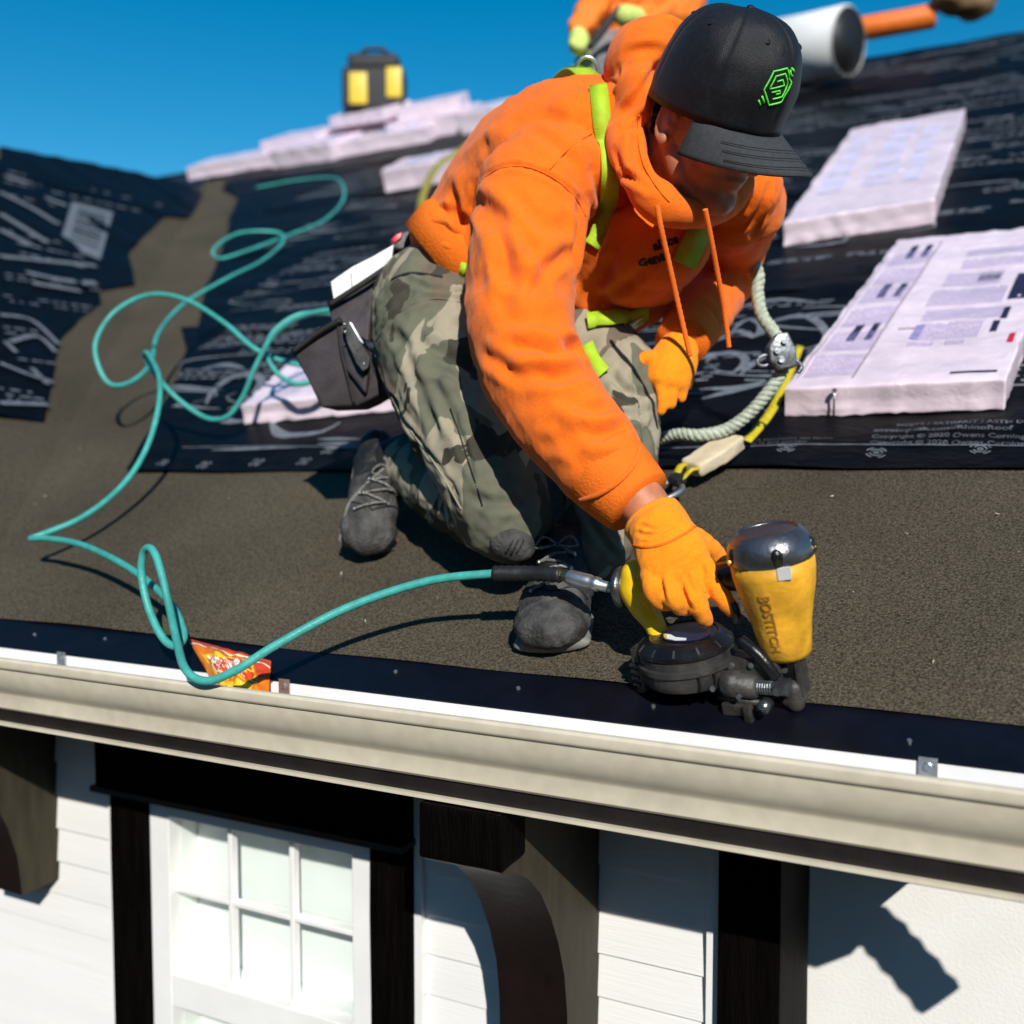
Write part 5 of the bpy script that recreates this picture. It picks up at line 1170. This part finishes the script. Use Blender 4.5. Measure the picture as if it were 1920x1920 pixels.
def bagsurf(u, v, side):
    p = bagp(u, v); e = (max(0, math.sin(math.pi*u))*max(0, math.sin(math.pi*min(1, v*1.02))))**.5
    c = .0045*math.sin(u*19+v*7)+.004*math.sin(v*23-u*9)+.003*math.sin(u*37+v*31)
    return p+bn*side*(e*(.017+c*side)+.0006)
V = []; Fc = []; NU, NV = 26, 26
for s in (1, -1):
    for j in range(NV+1):
        for i in range(NU+1): V.append(bagsurf(i/NU, j/NV, s))
for s in range(2):
    o_ = s*(NU+1)*(NV+1)
    for j in range(NV):
        for i in range(NU): a = o_+j*(NU+1)+i; Fc.append([a, a+1, a+NU+2, a+NU+1])
pk = empty('snack_packet', BLc-A(0, 0, .004), 'crumpled orange and yellow snack packet wedged between gutter and drip edge', 'packet')
bag_o = obj('foil_bag', fixn(mk(V, Fc)), M['bagor'], pk, True)
def bpatch(pts, m, name, off=.0012):
    """a printed area: polygon in (u, v), draped on the foil"""
    bm = bmesh.new(); vs = []
    Q = []
    for i in range(len(pts)):
        a, b = A(*pts[i]), A(*pts[(i+1) % len(pts)]); n = max(1, int(np.linalg.norm(b-a)/.05)); Q += [a+(b-a)*k/n for k in range(n)]
    vs = [bm.verts.new((q[0], q[1], 0)) for q in Q]; f = bm.faces.new(vs)
    for ax2 in (0, 1):
        for c in np.arange(.04, 1, .04):
            g = bm.verts[:]+bm.edges[:]+bm.faces[:]; pn = Vector((1, 0, 0)) if ax2 == 0 else Vector((0, 1, 0)); bmesh.ops.bisect_plane(bm, geom=g, plane_co=pn*c, plane_no=pn)
    me = bpy.data.meshes.new('p'); bm.to_mesh(me); bm.free(); v = verts(me)
    setverts(me, [bagsurf(q[0], q[1], 1)+bn*off for q in v]); return obj(name, me, M[m], bag_o, True)
bpatch([(.0, .0), (1, .0), (1, .10), (.5, .09), (0, .05)], 'bagred', 'sealed_edge')
bpatch([(.0, .085), (.5, .125), (1, .135), (1, .165), (.5, .15), (0, .105)], 'bagwhite', 'white_band', .0016)
bpatch([(.08, .24), (.80, .22), (.86, .60), (.16, .60)], 'bagyel', 'text_panel', .0014)
bpatch([(.80, .16), (1, .18), (1, .40), (.88, .50)], 'bagred', 'side_fold', .0015)
bpatch([(.14, .64), (.78, .62), (.80, 1.0), (.10, 1.0)], 'bagyel', 'lower_panel', .0014)
def btext(s, u0, v0, size, m='bagwhite', off=.0022):
    tm = text_mesh(s, 1.0, A(0, 0, 0), A(1, 0, 0), A(0, 1, 0), .0, .03); v = verts(tm)
    setverts(tm, [bagsurf(min(.99, u0+q[0]*size*.55), min(.99, v0-q[1]*size), 1)+bn*(off+q[2]*.001) for q in v]); return obj('lettering', tm, M[m], bag_o)
bpatch([(.14, .30), (.78, .26), (.80, .38), (.15, .42)], 'bagred', 'text_shadow', .0017); bpatch([(.16, .43), (.82, .40), (.84, .56), (.20, .56)], 'bagred', 'text_shadow', .0017)
btext('Spicy Sweet', .16, .40, .19); btext('Chili Street', .18, .54, .19)
for k in range(7):
    u = .17+.085*k; hgt = .10+.045*(k % 2)
    bpatch([(u, .98), (u-.045, .86), (u, .86-hgt), (u+.045, .86)], 'bar', 'petal_outline', .0019); bpatch([(u, .97), (u-.034, .865), (u, .885-hgt), (u+.034, .865)], 'webyellow', 'petal', .0025)

# ------------------------------------------------------------------ second worker on the slope behind
M['jacket'] = mat('orange_jacket', (.85, .20, .012), .7, .08, 20, .2, 120)
M['greytrousers'] = mat('grey_trousers', (.20, .20, .21), .8, .15, 20, .2, 200)
M['limeglove'] = mat('lime_glove', (.60, .70, .18), .8, .1, 60, .3, 400)
w2 = empty('person', roofpt(1150, 300, .02), 'partly hidden person in orange jacket and lime gloves behind the hood, cut by top edge', 'person', 'people on the roof')
D2 = 4.1
tor = [capsule([pt(1168, 95, D2+.10), pt(1190, 0, D2+.05), pt(1215, -90, D2), pt(1225, -150, D2-.02)], [(.16, .12), (.17, .13), (.19, .13), (.09, .08)], 20, 5, RGT),
       capsule([pt(1130, -85, D2), pt(1118, 0, D2-.08), pt(1085, 62, D2-.16)], [.07, .062, .050]), capsule([pt(1300, -90, D2), pt(1290, 10, D2-.08), pt(1205, 38, D2-.22)], [.07, .066, .052])]
tme = fuse(tor, .010, 4); ruffle(tme, .10, .006, 61); ruffle(tme, .04, .002, 62)
obj('jacket', tme, M['jacket'], w2, True)
obj('trousers', ruffle(fuse([capsule([pt(1165, 110, D2+.10), pt(1115, 130, D2-.10), pt(1110, 260, D2+.05)], [.12, .085, .07]), capsule([pt(1180, 110, D2+.10), pt(1230, 150, D2-.05), pt(1240, 260, D2+.15)], [.12, .085, .07])], .012, 4), .08, .004, 63), M['greytrousers'], w2, True)
obj('head', fuse([ellipsoid(pt(1232, -215, D2-.05), np.array([RGT*.075, UPV*.11, FWD*.09])), capsule([pt(1228, -175, D2-.02), pt(1225, -140, D2)], [.055, .06])], .01, 3), M['skin'], w2, True)
obj('cap', fuse([ellipsoid(pt(1232, -240, D2-.05), np.array([RGT*.085, UPV*.085, FWD*.1]))], .01, 3), M['cap'], w2, True)
for pl, fs in (([pt(1085, 62, D2-.17), pt(1086, 84, D2-.2)], [(-13, 86), (-5, 92), (4, 94), (12, 90)]), ([pt(1198, 33, D2-.24), pt(1172, 30, D2-.27)], [(85, 44), (92, 50), (78, 36), (98, 46)])):
    fl = [capsule(pl, [.036, .042])]
    for dx, y in fs:
        x = 1085+dx; fl.append(capsule([pl[1]+(pt(x, y-10, D2-.21)-pl[1])*.5, pt(x, y-6, D2-.23), pt(x+1, y+2, D2-.22)], [.014, .013, .010]))
    obj('glove', fuse(fl, .006, 3), M['limeglove'], w2, True)
obj('harness_strap', tube(catmull([pt(1060, 150, D2-.1), pt(1080, 128, D2-.18), pt(1110, 140, D2-.2)], 5), [(.035, .006)]*11, 8), M['lime'], w2, True)
bar_ = top('pry_bar', bevel(fixn(prism([pt(1158, 8, D2-.30), pt(1168, 16, D2-.30), pt(1110, 90, D2-.26), pt(1100, 82, D2-.26)], FWD*.03)), .004, 2), M['rubber'], 'black bar held in both lime gloves by the person behind', 'bar')
# yellow strap trailing over the bundles behind the orange back
ys = catmull([pt(905, 245, 5.6), pt(860, 285, 5.5), pt(822, 310, 5.4), pt(795, 360, 5.0), pt(788, 410, 4.6)], 6)
for i, p in enumerate(ys):
    h = RN@p-.05
    if h < 0: ys[i] = p-RN*h
top('yellow_strap', ribbon(ys, [unit(RN-FWD)]*len(ys), .04, .004), mat('olive_webbing', (.30, .26, .04), .7, .2, 40), 'blurred yellow strap hanging down the slope behind the orange back', 'strap', smooth=True)
# loose grit and wood crumbs on the membrane
dv = []
r = np.random.default_rng(3)
for x, y in [(245, 1365*.0+1160), (685, 1164), (1700, 1000), (1870, 963), (1910, 1035), (65, 945), (85, 930), (110, 905), (150, 840), (430, 935), (300, 1040), (640, 1075), (820, 1120), (880, 1005), (1600, 1110), (1750, 1240), (1560, 930)]:
    c = roofpt(x, y, .0075); dv.append(ellipsoid(c, np.array([unit(r.normal(size=3))*r.uniform(.002, .0045), unit(r.normal(size=3))*.0015, RN*.0012]), 6, 4))
db = top('debris', join(*dv), M['tan'], 'tiny pale crumbs scattered on the brown roof membrane', 'debris'); db['kind'] = 'stuff'
